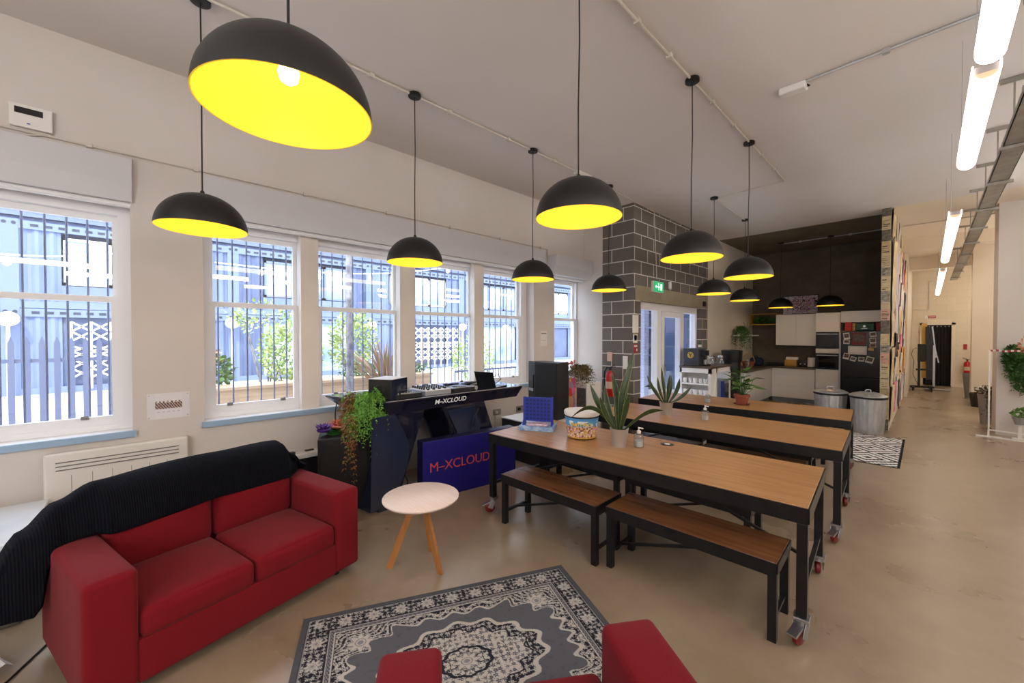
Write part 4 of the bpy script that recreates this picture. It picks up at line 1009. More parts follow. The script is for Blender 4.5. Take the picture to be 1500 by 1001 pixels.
def snake_leaf(b, e, base, tip, wid, bend, rnd):
    base = Vector(base); tip = Vector(tip); n = 14; d = tip - base
    side = d.cross(Vector((0.72, -0.69, 0.0))); side = (side.normalized() if side.length > 1e-3 else Vector((1, 0, 0)))
    tw = rnd.uniform(-0.5, 0.5); side = Matrix.Rotation(tw, 3, d.normalized()) @ side
    nrm = d.normalized().cross(side).normalized(); o = len(b.v); oe = len(e.v)
    for k in range(n + 1):
        s = k / n; p = base + d * s + Vector(bend) * math.sin(s * PI)
        w_ = wid * (0.32 + 0.68 * math.sin(min(1, s * 1.25 + 0.02) * PI / 2)) * (1 if s < 0.6 else max(0.02, 1 - ((s - 0.6) / 0.4) ** 1.8))
        b.v += [tuple(p - side * w_ / 2), tuple(p - nrm * w_ * 0.14), tuple(p + side * w_ / 2)]
        e.v += [tuple(p - side * w_ / 2 * 1.14 + nrm * 0.0006), tuple(p - side * w_ / 2 * 0.94 + nrm * 0.0006), tuple(p + side * w_ / 2 * 0.94 + nrm * 0.0006), tuple(p + side * w_ / 2 * 1.14 + nrm * 0.0006)]
    for k in range(n):
        for j in (0, 1): b.addf(o, [(k * 3 + j, k * 3 + j + 1, k * 3 + j + 4, k * 3 + j + 3)])
        for j in (0, 2): e.addf(oe, [(k * 4 + j, k * 4 + j + 1, k * 4 + j + 5, k * 4 + j + 4)])
RX, RY = Vector((0.691, 0.723, 0)), Vector((-0.723, 0.691, 0))
def snake_plant(label, loc, r, h, leaves, wid):
    t = thing('snake_plant', label, 'plant', loc)
    MB().lathe([(0, 0), (r * 0.74, 0), (r * 0.80, h * 0.5), (r * 0.86, h * 0.55), (r * 0.97, h * 0.96), (r * 1.02, h), (r * 0.95, h), (r * 0.88, h * 0.86), (0, h * 0.86)], (0, 0, 0), 32).build('pot', 'pot_galv', t, smooth=True)
    MB().lathe([(0, h * 0.88), (r * 0.87, h * 0.88)], (0, 0, 0), 24).build('soil', 'soil', t)
    rd = random.Random(5); b, e = MB(), MB()
    for (x, z, dp, bx, bz) in leaves:
        base = RX * (r * 0.45 * max(-1, min(1, x * 4))) + RY * dp * 0.2; base.z = h * 0.86
        tip = RX * x + RY * dp; tip.z = z
        snake_leaf(b, e, base, tip, wid * rd.uniform(0.85, 1.15), RX * bx + Vector((0, 0, bz)), rd)
    b.build('leaves', 'leaf', t, smooth=True); e.build('leaf_margins', 'leaf_edge', t, fix=False)
# leaf list: sideways reach, tip height, depth, bend sideways, bend up
snake_plant('big snake plant in zinc pot on the nearest table, beside the tub', (-1.773, 2.93, 0.75), 0.078, 0.152,
  [(-0.235, 0.515, 0.05, -0.02, 0.0), (-0.175, 0.42, -0.06, -0.02, 0), (-0.10, 0.50, 0.1, -0.02, 0), (-0.14, 0.38, 0.12, -0.02, 0), (-0.05, 0.62, 0.06, 0.02, 0), (0.10, 0.70, -0.03, -0.04, 0), (0.135, 0.80, 0.05, -0.02, 0),
   (0.06, 0.45, -0.08, 0, 0), (-0.43, 0.245, -0.10, 0, 0.14), (0.36, 0.30, -0.02, 0.02, 0.06), (0.0, 0.4, 0.1, 0, 0)], 0.045)
snake_plant('smaller snake plant in zinc pot on the middle table', (-2.106, 4.50, 0.75), 0.078, 0.148,
  [(-0.21, 0.46, 0.05, -0.02, 0), (-0.12, 0.45, -0.05, -0.02, 0), (-0.045, 0.56, 0.04, 0, 0), (0.03, 0.47, -0.02, 0, 0), (0.085, 0.46, 0.08, 0.02, 0), (0.135, 0.43, -0.05, 0.03, 0), (0.30, 0.33, 0.0, 0.0, -0.03), (-0.18, 0.27, 0.3, 0, 0.1), (0.0, 0.42, 0.1, 0, 0)], 0.038)
t = thing('potted_plant', 'leafy green plant in terracotta pot on the farthest table', 'plant', (-1.72, 5.90, 0.75))
MB().lathe([(0, 0), (0.06, 0), (0.085, 0.10), (0.095, 0.105), (0.098, 0.135), (0.088, 0.135), (0.08, 0.11), (0, 0.11)], (0, 0, 0), 28).build('pot', 'terracotta', t, smooth=True)
MB().lathe([(0, 0.006), (0.09, 0.012), (0.10, 0.02)], (0, 0, -0.006), 28).build('saucer', 'terracotta', t, smooth=True)
b, e = MB(), MB(); rd = random.Random(11)
for k in range(34):
    a = k * 2.4; r_ = rd.uniform(0.04, 0.20); z = 0.14 + rd.uniform(0.03, 0.26) * (1.2 - r_ * 2)
    c = Vector((r_ * math.cos(a), r_ * math.sin(a), z + 0.04)); u_ = Vector((math.cos(a), math.sin(a), rd.uniform(-0.3, 0.5))) * rd.uniform(0.07, 0.09); w_ = Vector((-math.sin(a), math.cos(a), rd.uniform(-.4, .4))) * 0.044
    b.v += [tuple(c - u_ * .6), tuple(c - w_), tuple(c + u_ * 0.0 + Vector((0, 0, .01))), tuple(c + w_), tuple(c + u_ * 0.6 - w_ * .6), tuple(c + u_ * .6 + w_ * .6), tuple(c + u_ * 1.3)]
    b.addf(len(b.v) - 7, [(0, 1, 2), (0, 2, 3), (1, 4, 2), (2, 5, 3), (2, 4, 6), (2, 6, 5)])
    e.tube([(0, 0, 0.1), tuple(c * 0.6 + Vector((0, 0, 0.05))), tuple(c - u_ * .5)], 0.0022, 5)
b.build('leaves', 'pothos', t); e.build('stems', 'fern2', t)

#==TABLE ITEMS==
def bucketcol(u, v):
    th = u / 0.13; z = v
    if z > 0.155: return (84, 150, 206)
    if z > 0.105:
        n = noise.noise(Vector((th * 4, z * 30, 0)))
        return (96, 160, 214) if n < 0.15 else (214, 228, 236)
    if z < 0.012: return (206, 160, 70)
    n = hsh(int(th * 11), int(z * 60)); m = noise.noise(Vector((th * 12, z * 90, 5)))
    if m > 0.25: return (214, 152, 82)
    if m < -0.3: return (150, 70, 64)
    return [(232, 222, 200), (226, 190, 150), (206, 170, 190), (214, 206, 210), (206, 180, 110), (120, 84, 70)][int(n * 6) % 6]
t = thing('party_tub', 'round printed sweets tub with a white lid on the nearest table', 'tub', (-2.17, 2.95, 0.75))
MB().lathe([(0, 0), (0.122, 0), (0.128, 0.01), (0.15, 0.215), (0.146, 0.215), (0.12, 0.012), (0, 0.012)], (0, 0, 0), 48).build('body', 'tub', t, smooth=True)
MB().lathe([(0.152, 0.205), (0.158, 0.21), (0.16, 0.235), (0.155, 0.245), (0.14, 0.24), (0, 0.238)], (0, 0, 0), 48).build('lid', 'whitep', t, smooth=True)
rr = lambda z: 0.1305 + 0.0215 * (z / 0.205)
colour_mesh('wrap_print', 2 * PI * 0.13, 0.18, 200, 50, bucketcol, lambda a, c: (rr(c + 0.012) * math.cos(a / 0.13), rr(c + 0.012) * math.sin(a / 0.13), c + 0.012), vcol_mat('tub_print'), t)
VD = Vector((0.59, -0.81, 0)).normalized()
text_mesh('lettering', 'PARTY PACK', 0.037, 'gold', t, frame_mtx((VD.x * 0.154, VD.y * 0.154, 0.138), (-VD.y, VD.x, 0), (0, 0, 1)), 0.001, 0.95, 0.0012)
o = [c for c in t.children if c.name.startswith('lettering')][0]
o.data.materials.clear(); o.data.materials.append(mat('yellow_lettering', (244, 208, 60), 0.5))
for v in o.data.vertices:      # wrap the lettering round the tub
    a = v.co.x / 0.150; v.co.z = v.co.z - 0.150 * (1 - math.cos(a)); v.co.x = 0.150 * math.sin(a)

t = thing('board_game', 'blue upright four-in-a-row game standing on its flat box', 'game', (-2.66, 2.90, 0.75), 0.55)
MB().box(-0.17, -0.12, 0, 0.17, 0.12, 0.042).build('box_base', 'lightblue', t, bevel=0.003)
MB().soft(-0.1, -0.1, 0.042, 0.11, 0.0, 0.066, 0.01).build('parts_bag', 'printed', t, smooth=True)
b = MB(); nx, nz = 7, 6; W_, Hh = 0.27, 0.235
for face in (-0.014, 0.014):
    pass
cw, ch = (W_ - 0.02) / nx, (Hh - 0.02) / nz; z00 = 0.075
for yy in (-0.011, 0.011):
    b.box(-W_ / 2, yy - 0.002, z00, -W_ / 2 + 0.01, yy + 0.002, z00 + Hh).box(W_ / 2 - 0.01, yy - 0.002, z00, W_ / 2, yy + 0.002, z00 + Hh).box(-W_ / 2, yy - 0.002, z00, W_ / 2, yy + 0.002, z00 + 0.01).box(-W_ / 2, yy - 0.002, z00 + Hh - 0.01, W_ / 2, yy + 0.002, z00 + Hh)
    for i in range(nx):
        for j in range(nz):
            cx, cz = -W_ / 2 + 0.01 + cw * (i + .5), z00 + 0.01 + ch * (j + .5); R = min(cw, ch) * 0.40; o_ = len(b.v); ns = 16
            for k in range(ns):
                a = 2 * PI * (k + .5) / ns; b.v.append((cx + R * math.cos(a), yy - 0.002, cz + R * math.sin(a)))
            for k in range(ns):
                a = 2 * PI * (k + .5) / ns; m_ = max(abs(math.cos(a)), abs(math.sin(a))); b.v.append((cx + cw / 2 * math.cos(a) / m_, yy - 0.002, cz + ch / 2 * math.sin(a) / m_))
            b.addf(o_, [(k, (k + 1) % ns, ns + (k + 1) % ns, ns + k) for k in range(ns)])
b.box(-W_ / 2 - 0.012, -0.018, 0.05, -W_ / 2, 0.018, z00 + Hh + 0.004).box(W_ / 2, -0.018, 0.05, W_ / 2 + 0.012, 0.018, z00 + Hh + 0.004)
b.build('grid_panel', 'game', t)
MB().box(-W_ / 2, -0.004, z00, W_ / 2, 0.004, z00 + Hh).build('hole_shade_sheet', mat('blue_game_shadow', (18, 32, 110), 0.5), t)  # darker blue sheet, paints the shade seen through the holes
for s in (-1, 1): MB().prism([(-0.06, 0.042), (0.06, 0.042), (0.02, 0.09), (-0.02, 0.09)], s * 0.14 - 0.008, s * 0.14 + 0.008, lambda y, z, x: (x, y, z)).build('stand_foot', 'game', t)

def sanitiser(label, loc, rz=0.5):
    t = thing('pump_bottle', label, 'bottle', loc, rz)
    MB().lathe([(0, 0), (0.036, 0), (0.040, 0.006), (0.040, 0.085), (0.034, 0.102), (0.016, 0.112), (0.014, 0.118)], (0, 0, 0), 24).build('bottle_body', 'clear', t, smooth=True)
    MB().lathe([(0, 0.004), (0.034, 0.004), (0.036, 0.055), (0, 0.055)], (0, 0, 0), 20).build('gel', mat('clear_gel', (206, 210, 208), 0.2, spec=0.5) if 'clear_gel' not in bpy.data.materials else bpy.data.materials['clear_gel'], t, smooth=True)
    MB().lathe([(0.016, 0.112), (0.017, 0.132), (0.006, 0.136), (0.005, 0.155), (0, 0.155)], (0, 0, 0), 16).bar((-0.006, 0, 0.158), (0.035, 0, 0.152), 0.016, 0.008).build('pump_head', 'whitep', t)
sanitiser('clear pump bottle beside the big snake plant, nearest table', (-1.65, 3.03, 0.75))
sanitiser('clear pump bottle on the middle table', (-1.67, 4.50, 0.75))
sanitiser('clear pump bottle on the farthest table, left of terracotta pot', (-2.09, 5.72, 0.75))
t = thing('table_socket', 'round black cable port with a pale centre in the nearest tabletop', 'cable port', (-1.52, 3.27, 0.75))
MB().lathe([(0, 0.003), (0.05, 0.003), (0.056, 0.0)], (0, 0, 0), 30).build('rim', 'darkplastic', t, smooth=True)
MB().lathe([(0, 0.006), (0.022, 0.005), (0.024, 0.003)], (0, 0, 0), 20).build('cap', 'paper', t, smooth=True)

#==CHEST AND TALL SPEAKER==
t = thing('flight_case', 'low black chest with a white top, behind left end of nearest table', 'chest', (-3.68, 4.03, 0))
MB().box(-0.40, -0.33, 0, 0.42, 0.38, 0.53).build('body', 'speaker', t, bevel=0.008)
MB().box(-0.405, -0.335, 0.53, 0.425, 0.385, 0.545).build('lid', 'whitep', t, bevel=0.003)
MB().box(-0.44, -0.15, 0.3, -0.40, 0.1, 0.42).build('side_handle', 'darkplastic', t)
t = thing('tall_speaker', 'tall black loudspeaker with side hand recess, standing on the white topped chest', 'speaker', (-3.77, 4.04, 0.546))
MB().prism([(0, 0), (0.40, 0.0), (0.36, 0.3), (-0.1, 0.3), (-0.21, 0.09)], 0, 0.76).build('cabinet', 'speaker', t, bevel=0.006)
MB().box(0.02, -0.006, 0.03, 0.385, 0.0, 0.73).build('front_grille', 'grille', t, bevel=0.003)
b = MB().bar((-0.1, 0.038, 0.58), (-0.1, 0.038, 0.40), 0.14, 0.006, (0.41, 0.91, 0)); b.build('hand_recess', 'black', t)
MB().bar((-0.10, 0.03, 0.39), (-0.10, 0.03, 0.35), 0.14, 0.01, (0.41, 0.91, 0)).build('recess_lip', 'silver', t)

# corner behind the speaker
t = thing('planter_cabinet', 'white cabinet with a dark chalk panel in the corner below dried plant', 'cabinet', (-4.05, 5.55, 0))
MB().box(-0.28, -0.15, 0, 0.18, 0.25, 0.88).build('carcass', 'whitep', t, bevel=0.004)
MB().box(-0.02, -0.156, 0.42, 0.16, -0.15, 0.80).build('chalk_panel', mat('chalk_panel', (66, 68, 66), 0.8, c2=(104, 106, 104), scale=40), t)
MB().box(-0.265, -0.156, 0.03, -0.05, -0.15, 0.84).build('door', 'white', t)
t = thing('dried_plant', 'brown and green trailing plant with pink bloom behind the tall speaker', 'plant', (-4.1, 5.5, 0.88))
MB().lathe([(0, 0), (0.08, 0), (0.11, 0.16), (0, 0.16)], (0, 0, 0), 20).build('pot', 'whitep', t, smooth=True)
b = MB(); rnd = random.Random(8)
frond_mass(b, [(0, 0, 0.18), (0.05, 0, 0.2)], 110, 0.032, (0.24, 0.34), (-3.1, 1.6), rnd, 10, 0.12); b.build('trailing_leaves', 'dried', t)
b = MB(); leaf_blob(b, (-0.12, -0.05, 0.30), (0.09, 0.09, 0.04), 60, 0.05, rnd); b.build('pink_bloom', mat('pink_petals', (226, 120, 112), 0.6), t)
tag(MB().box(-4.28, 5.22, 0.45, -3.98, 5.235, 0.98).build('festival_poster', 'poster_mix'), 'multicoloured poster standing right behind the tall speaker', 'poster')

#==LEFT CORNER==
t = thing('storage_box', 'pale translucent lidded storage box at the left edge behind the throw', 'box', (-3.96, -0.87, 0))
MB().box(-0.36, -0.45, 0.0, 0.36, 0.40, 0.45).build('tub_body', 'tub', t, bevel=0.02)
MB().box(-0.40, -0.48, 0.45, 0.39, 0.43, 0.50).build('lid', mat('clear_lid', (214, 224, 234), 0.12, c2=(230, 236, 242), scale=3), t, bevel=0.012)
tag(MB().soft(-4.25, -1.25, 0.012, -3.66, -0.52, 0.36, 0.05).build('folded_cloth', mat('dark_cloth', (60, 74, 80), 0.9, c2=(40, 44, 56), scale=9)), 'dark folded cloth inside the storage box', 'cloth')
tag(MB().box(-3.70, -0.98, 0.362, -3.61, -0.50, 0.44).build('printed_packet', 'red_print'), 'red printed packet on the cloth inside the storage box', 'packet')
b = MB(); n = 10
for i in range(n + 1):
    for j in range(n + 1):
        x, y = i / n - .5, j / n - .5
        b.v.append((x * 0.34, y * 0.3, 0.07 + 0.05 * noise.noise(Vector((x * 4, y * 4, 1))) - 0.10 * (x * x + y * y)))
b.addf(0, [(i * (n + 1) + j, i * (n + 1) + j + 1, (i + 1) * (n + 1) + j + 1, (i + 1) * (n + 1) + j) for i in range(n) for j in range(n)])
o = b.build('crumpled_bag', 'whitep', None, smooth=True); o.location = (-3.2, -0.66, 0.0); o.rotation_euler = (0, 0, 0.6)
tag(o, 'white crumpled plastic bag on the floor at the bottom left edge', 'bag')
tag(MB().tube([(-3.5, -0.25, 0.007), (-3.3, -0.33, 0.007), (-3.15, -0.40, 0.007), (-3.04, -0.45, 0.007), (-2.85, -0.62, 0.007)], 0.005, 6).build('floor_cable', 'cordm', smooth=True), 'black cable on the floor left of the sofa', 'cable')

#==KITCHEN==
YF = 12.0; YB = 12.615
def unit(name, label, x0, x1, y0, y1, z0, z1, fronts, cat='cabinet', handle_gap=True):
    t = thing(name, label, cat, ((x0 + x1) / 2, (y0 + y1) / 2, 0)); ox, oy = (x0 + x1) / 2, (y0 + y1) / 2
    MB().box(x0 - ox + 0.002, y0 - oy + 0.022, z0, x1 - ox - 0.002, y1 - oy, z1).build('carcass', 'white', t)
    for nm, a, c, d, e in fronts:
        MB().box(a - ox + 0.002, y0 - oy, c + 0.002, d - ox - 0.002, y0 - oy + 0.02, e - 0.003).build(nm, 'white', t, bevel=0.003)
    return t
t = unit('base_cabinet', 'white three-drawer base unit under the brown worktop, back wall', -2.80, -1.90, YF, YB, 0.1, 0.84, [('drawer', -2.80, 0.70, -1.90, 0.84), ('drawer', -2.80, 0.42, -1.90, 0.685), ('drawer', -2.80, 0.1, -1.90, 0.405)])
MB().box(-0.45, -0.26, 0, 0.45, -0.25, 0.1).build('plinth', 'plinth', t)
t = thing('base_cabinet', 'white side run of base units along the left kitchen wall', 'cabinet', (-3.1, 11.1, 0))
MB().box(-0.30, -1.2, 0.1, 0.28, 1.5, 0.84).build('carcass', 'white', t)
for k in range(3): MB().box(0.28, -1.2 + k * 0.7, 0.1, 0.30, -1.2 + k * 0.7 + 0.694, 0.83).build('door', 'white', t, bevel=0.003)
MB().box(0.22, -1.2, 0, 0.24, 0.9, 0.1).build('plinth', 'plinth', t)
tag(MB().prism([(-3.41, 9.88), (-2.77, 9.88), (-2.77, 11.97), (-1.895, 11.97), (-1.895, 12.61), (-3.41, 12.61)], 0.842, 0.88).build('worktop', 'counter', bevel=0.004), 'brown L-shaped kitchen worktop', 'worktop')
t = unit('wall_cabinet', 'white wall cupboard with two doors below the framed picture', -2.78, -1.905, 12.27, YB, 1.42, 2.22, [('door', -2.78, 1.42, -2.34, 2.22), ('door', -2.34, 1.42, -1.905, 2.22)])
t = unit('oven_tower', 'tall white unit holding the microwave and oven', -1.89, -1.43, YF, YB, 0.1, 2.22, [('door', -1.89, 0.1, -1.45, 0.86), ('filler_panel', -1.89, 1.25, -1.45, 1.36), ('top_door', -1.89, 1.76, -1.45, 2.22)])
MB().box(-0.22, -0.27, 0, 0.22, -0.26, 0.1).build('plinth', 'plinth', t)
for nm, lab, z0, z1 in (('microwave', 'black built-in microwave above the oven', 1.362, 1.757), ('oven', 'black built-in oven under the microwave', 0.865, 1.248)):
    t = thing(nm, lab, nm, (-1.67, YF, z0)); h = z1 - z0
    MB().box(-0.218, -0.012, 0, 0.218, 0.02, h).build('front_frame', 'fridge', t, bevel=0.003)
    MB().box(-0.16, -0.016, h * 0.14, 0.12 if nm == 'microwave' else 0.16, -0.011, h * 0.8).build('glass_door', 'darkglass', t)
    MB().box(-0.2, -0.03, h * 0.86, 0.2, -0.018, h * 0.9).build('handle', 'silver', t)
t = unit('top_cabinet', 'white top cupboard above the fridge', -1.425, -0.59, 12.02, YB, 1.98, 2.24, [('door', -1.425, 1.98, -0.59, 2.24)])
t = thing('fridge', 'tall black fridge covered with photos and notes', 'fridge', (-1.06, 11.9, 0))
MB().box(-0.35, 0.03, 0.03, 0.47, 0.68, 1.78).build('cabinet_body', 'fridge', t, bevel=0.01)
MB().box(-0.34, -0.03, 0.72, 0.47, 0.03, 1.78).build('fridge_door', 'fridge', t, bevel=0.012)
MB().box(-0.34, -0.03, 0.04, 0.47, 0.03, 0.71).build('freezer_door', 'fridge', t, bevel=0.012)
MB().box(-0.355, -0.045, 0.4, -0.342, 0.0, 1.7).build('door_handle', 'silver', t)
FY = 11.868
def magnet(label, px, pz, w, h, mt, tilt=0, inner=None, name='fridge_photo'):
    t = thing(name, label, 'photo' if name == 'fridge_photo' else 'notice', (px, FY, pz)); t.rotation_euler = (0, tilt, 0)
    MB().box(-w / 2, -0.003, -h / 2, w / 2, 0, h / 2).build('sheet', mt, t)
    if inner: MB().box(-w * 0.38, -0.004, -h * 0.30 + h * 0.06, w * 0.38, -0.003, h * 0.36).build('picture', inner, t)
pm = mat('photo_print', (120, 92, 84), 0.4, c2=(60, 50, 52), scale=30); pm2 = mat('red_poster_print', (150, 30, 40), 0.5, c2=(70, 40, 44), scale=24)
FX = lambda px: None
magnet('photo strip of two pictures at the fridge top left', -1.30, 1.66, 0.11, 0.15, 'paper', -0.12, pm)
magnet('small photo below the top left photo strip on the fridge', -1.30, 1.53, 0.11, 0.10, 'paper', 0.05, pm)
magnet('large dark red poster at the top middle of the fridge', -1.09, 1.60, 0.25, 0.28, pm2, 0.02, pm, 'fridge_poster')
magnet('tilted white photo at the fridge top right corner', -0.85, 1.70, 0.11, 0.11, 'paper', -0.15, pm)
magnet('white photo second from top at the right side of the fridge', -0.85, 1.56, 0.11, 0.12, 'paper', -0.08, pm)
magnet('cream photo third from top at the right side of the fridge', -0.85, 1.45, 0.11, 0.09, 'paper_pink', -0.08, pm)
magnet('dark star print beside the wide whiteboard sheet on the fridge', -0.88, 1.36, 0.12, 0.09, 'darkplastic', 0.1, 'gold')
magnet('wide white sheet across the middle of the fridge', -1.11, 1.34, 0.32, 0.19, 'paper', 0.02, 'ext_white', 'fridge_note')
magnet('tilted photo at lower left of the fridge photos', -1.30, 1.20, 0.11, 0.14, 'paper', 0.2, pm)
magnet('small tilted photo under the wide white sheet, left one', -1.18, 1.14, 0.10, 0.10, 'paper', 0.3, pm)
magnet('small photo under the wide white sheet, right one', -1.04, 1.14, 0.10, 0.10, 'paper', 0.05, pm)
magnet('largest tilted photo at lower right of the fridge photos', -0.90, 1.13, 0.13, 0.14, 'paper', 0.25, pm)
tag(MB().box(-1.34, 11.95, 1.782, -1.22, 12.0, 1.98, 0).build('red_folder', 'redbox', bevel=0.003), 'upright red folder left of the green box on the fridge', 'folder')
tag(MB().box(-1.21, 11.98, 1.782, -1.16, 12.0, 1.96).build('kraft_file', 'breadbox'), 'thin tan file on the fridge, between red folder and green box', 'file')
t = thing('first_aid_box', 'dark green first aid box with white cross on top of the fridge', 'box', (-1.0, 11.93, 1.782))
MB().box(-0.15, -0.02, 0, 0.17, 0.08, 0.16).build('case', 'green_box', t, bevel=0.015)
MB().box(-0.015, -0.023, 0.075, 0.015, -0.02, 0.125).box(-0.025, -0.023, 0.088, 0.025, -0.02, 0.112).box(-0.05, -0.0225, 0.045, 0.05, -0.02, 0.055).build('cross', 'logo_w', t)
MB().bar((-0.06, 0.03, 0.168), (0.06, 0.03, 0.168), 0.012).build('handle', 'green_box', t)
tag(MB().box(-0.81, 11.95, 1.782, -0.62, 12.0, 1.96).build('red_box', 'red_print', bevel=0.005), 'dark red box right of green first aid box on fridge', 'box')

def artcol(u, v):
    n = noise.noise(Vector((u * 9, v * 9, 0))); m = noise.noise(Vector((u * 24, v * 24, 4)))
    k = math.hypot((u - 0.44) / 0.2, (v - 0.26) / 0.16)
    if abs(n) < 0.05: return (56, 46, 52)
    if k < 1.4 and abs(m) < 0.10: return (150, 44, 52)
    if k < 1.2 and n > 0.1: return (196, 176, 190)
    return (206, 196, 206) if m > -0.2 else (184, 174, 190)
t = thing('framed_picture', 'black framed scribbled drawing leaning on top of the wall cupboard', 'picture', (-2.70, 12.52, 2.222))
t.rotation_euler = (-0.08, 0, 0)
f = MB().box(0, -0.01, 0, 0.78, 0.015, 0.02).box(0, -0.01, 0.48, 0.78, 0.015, 0.5).box(0, -0.01, 0, 0.02, 0.015, 0.5).box(0.76, -0.01, 0, 0.78, 0.015, 0.5).box(0.02, 0.0, 0.02, 0.76, 0.01, 0.48).build('frame', 'black', t)
colour_mesh('drawing', 0.74, 0.46, 110, 70, artcol, lambda a, c: (0.02 + a, -0.002, 0.02 + c), vcol_mat('drawing_print', 0.5), t)

ZW = 0.881
t = thing('bread_bin', 'yellow wooden bread bin on the back worktop', 'bin', (-2.44, 12.30, ZW))
MB().box(-0.13, -0.09, 0, 0.13, 0.09, 0.17).build('case', 'breadbox', t, bevel=0.01)
MB().box(-0.11, -0.095, 0.03, 0.11, -0.088, 0.13).build('front_flap', 'breadbox', t, bevel=0.004)
t = thing('basket', 'shallow basket with packets on top of the bread bin', 'basket', (-2.42, 12.32, ZW + 0.171))
MB().box(-0.13, -0.06, 0, 0.13, 0.06, 0.07).build('tray', 'paper', t, bevel=0.004)
b = MB(); leaf_blob(b, (0, 0, 0.08), (0.1, 0.05, 0.03), 40, 0.04, random.Random(2)); b.build('packets', 'terracotta', t)
t = thing('toaster', 'black toaster between bread bin and kitchen roll', 'toaster', (-2.19, 12.32, ZW))
MB().soft(-0.09, -0.08, 0, 0.09, 0.08, 0.18, 0.025).build('body', 'toaster', t, smooth=True)
MB().box(-0.06, -0.085, 0.06, -0.03, -0.078, 0.09).box(0.03, -0.085, 0.06, 0.06, -0.078, 0.09).build('dial', 'silver', t)
t = thing('kitchen_roll', 'white kitchen roll standing on the worktop right of toaster', 'kitchen roll', (-2.02, 12.28, ZW))
MB().lathe([(0, 0), (0.085, 0), (0.085, 0.01), (0.012, 0.012), (0.012, 0.27), (0, 0.28)], (0, 0, 0), 20).build('holder', 'darkplastic', t, smooth=True)
MB().lathe([(0.02, 0.014), (0.075, 0.014), (0.075, 0.24), (0.02, 0.24)], (0, 0, 0), 28).build('paper_roll', 'paper', t, smooth=True)
t = thing('dish_rack', 'dark dish rack on the worktop at the kitchen corner', 'rack', (-2.82, 12.3, ZW))
b = MB()
for k in range(9): b.bar((-0.16 + k * 0.04, -0.12, 0.02), (-0.16 + k * 0.04, 0.12, 0.02), 0.008).bar((-0.16 + k * 0.04, -0.12, 0.02), (-0.16 + k * 0.04, -0.12, 0.08), 0.008)
b.box(-0.18, -0.13, 0.07, 0.18, -0.12, 0.08).box(-0.18, 0.12, 0.0, 0.18, 0.13, 0.08).box(-0.18, -0.13, 0, 0.18, 0.13, 0.012)
b.build('wire_rack', 'black', t)
t = thing('blue_bag', 'dark blue soft bag on the worktop in the corner', 'bag', (-3.15, 12.0, ZW))
MB().soft(-0.16, -0.1, 0, 0.16, 0.1, 0.2, 0.07, 0.02).build('body', mat('navy_cloth', (24, 34, 66), 0.8), t, smooth=True)
MB().tube([(-0.06, -0.06, 0.18), (-0.04, -0.08, 0.26), (0.04, -0.08, 0.26), (0.06, -0.06, 0.18)], 0.008, 6).build('strap', 'cordm', t)
t = thing('wicker_basket', 'brown wicker basket with hoop handle on left worktop', 'basket', (-3.15, 11.3, ZW))
MB().lathe([(0, 0), (0.11, 0), (0.15, 0.14), (0.14, 0.14), (0.1, 0.01), (0, 0.01)], (0, 0, 0), 24).build('bowl', 'terracotta', t, smooth=True)
MB().tube([(0.14 * math.cos(a), 0, 0.13 + 0.2 * math.sin(a)) for a in [k * PI / 10 for k in range(11)]], 0.008, 6).build('handle', 'breadbox', t, smooth=True)
t = thing('glass_jar', 'clear glass jar on the left worktop beside the wicker basket', 'jar', (-3.0, 10.7, ZW))
MB().lathe([(0, 0.004), (0.06, 0.004), (0.062, 0.02), (0.062, 0.17), (0.045, 0.19)], (0, 0, 0), 20).build('body', 'clear', t, smooth=True)
MB().lathe([(0.048, 0.19), (0.048, 0.21), (0, 0.212)], (0, 0, 0), 20).build('lid', 'silver', t, smooth=True)

# shelves and plants on the left kitchen wall
t = thing('wall_shelf', 'thin white shelf on left kitchen wall above the black bin', 'shelf', (XB + 0.012, 10.9, 1.66))
MB().box(0, 0, 0, 0.22, 1.5, 0.03).build('board', 'white', t)
for yy in (0.2, 1.3): MB().box(0, yy, -0.1, 0.02, yy + 0.02, 0).box(0, yy, -0.1, 0.1, yy + 0.02, -0.085).build('bracket', 'white', t)
t = thing('plant_crate', 'pale open crate of greenery on the kitchen corner wall, above the thin shelf', 'crate', (-3.1, 12.40, 1.96))
MB().box(-0.3, -0.12, 0, 0.36, 0.2, 0.02).box(-0.3, -0.12, 0, -0.28, 0.2, 0.3).box(0.34, -0.12, 0, 0.36, 0.2, 0.3).box(-0.3, -0.12, 0.28, 0.36, -0.1, 0.3).build('frame', 'breadbox', t)
b = MB(); leaf_blob(b, (0.0, 0.02, 0.12), (0.26, 0.1, 0.09), 260, 0.06, random.Random(4)); b.build('greenery', 'fern2', t)
t = thing('hanging_fern', 'green trailing fern on the thin shelf, over the black bin', 'plant', (-3.28, 11.05, 1.69))
MB().lathe([(0, 0), (0.06, 0), (0.08, 0.12), (0, 0.12)], (0, 0, 0), 20).build('pot', 'whitep', t, smooth=True)
b = MB(); rnd = random.Random(6); frond_mass(b, [(0, 0, 0.12)], 80, 0.034, (0.30, 0.55), (-2.2, 1.9), rnd, 12, 0.12); b.build('fronds', 'fern2', t)
t = thing('shelf_vase', 'clear vase with thin sprigs on the thin shelf', 'vase', (-3.3, 11.75, 1.69))
MB().lathe([(0, 0.003), (0.05, 0.003), (0.055, 0.08), (0.03, 0.13), (0.035, 0.15)], (0, 0, 0), 18).build('body', 'clear', t, smooth=True)
b = MB()
for k in range(7): b.tube([(0, 0, 0.02), (0.03 * math.cos(k), 0.03 * math.sin(k), 0.2), (0.12 * math.cos(k), 0.12 * math.sin(k), 0.34)], 0.003, 5)
b.build('sprigs', 'dried', t)
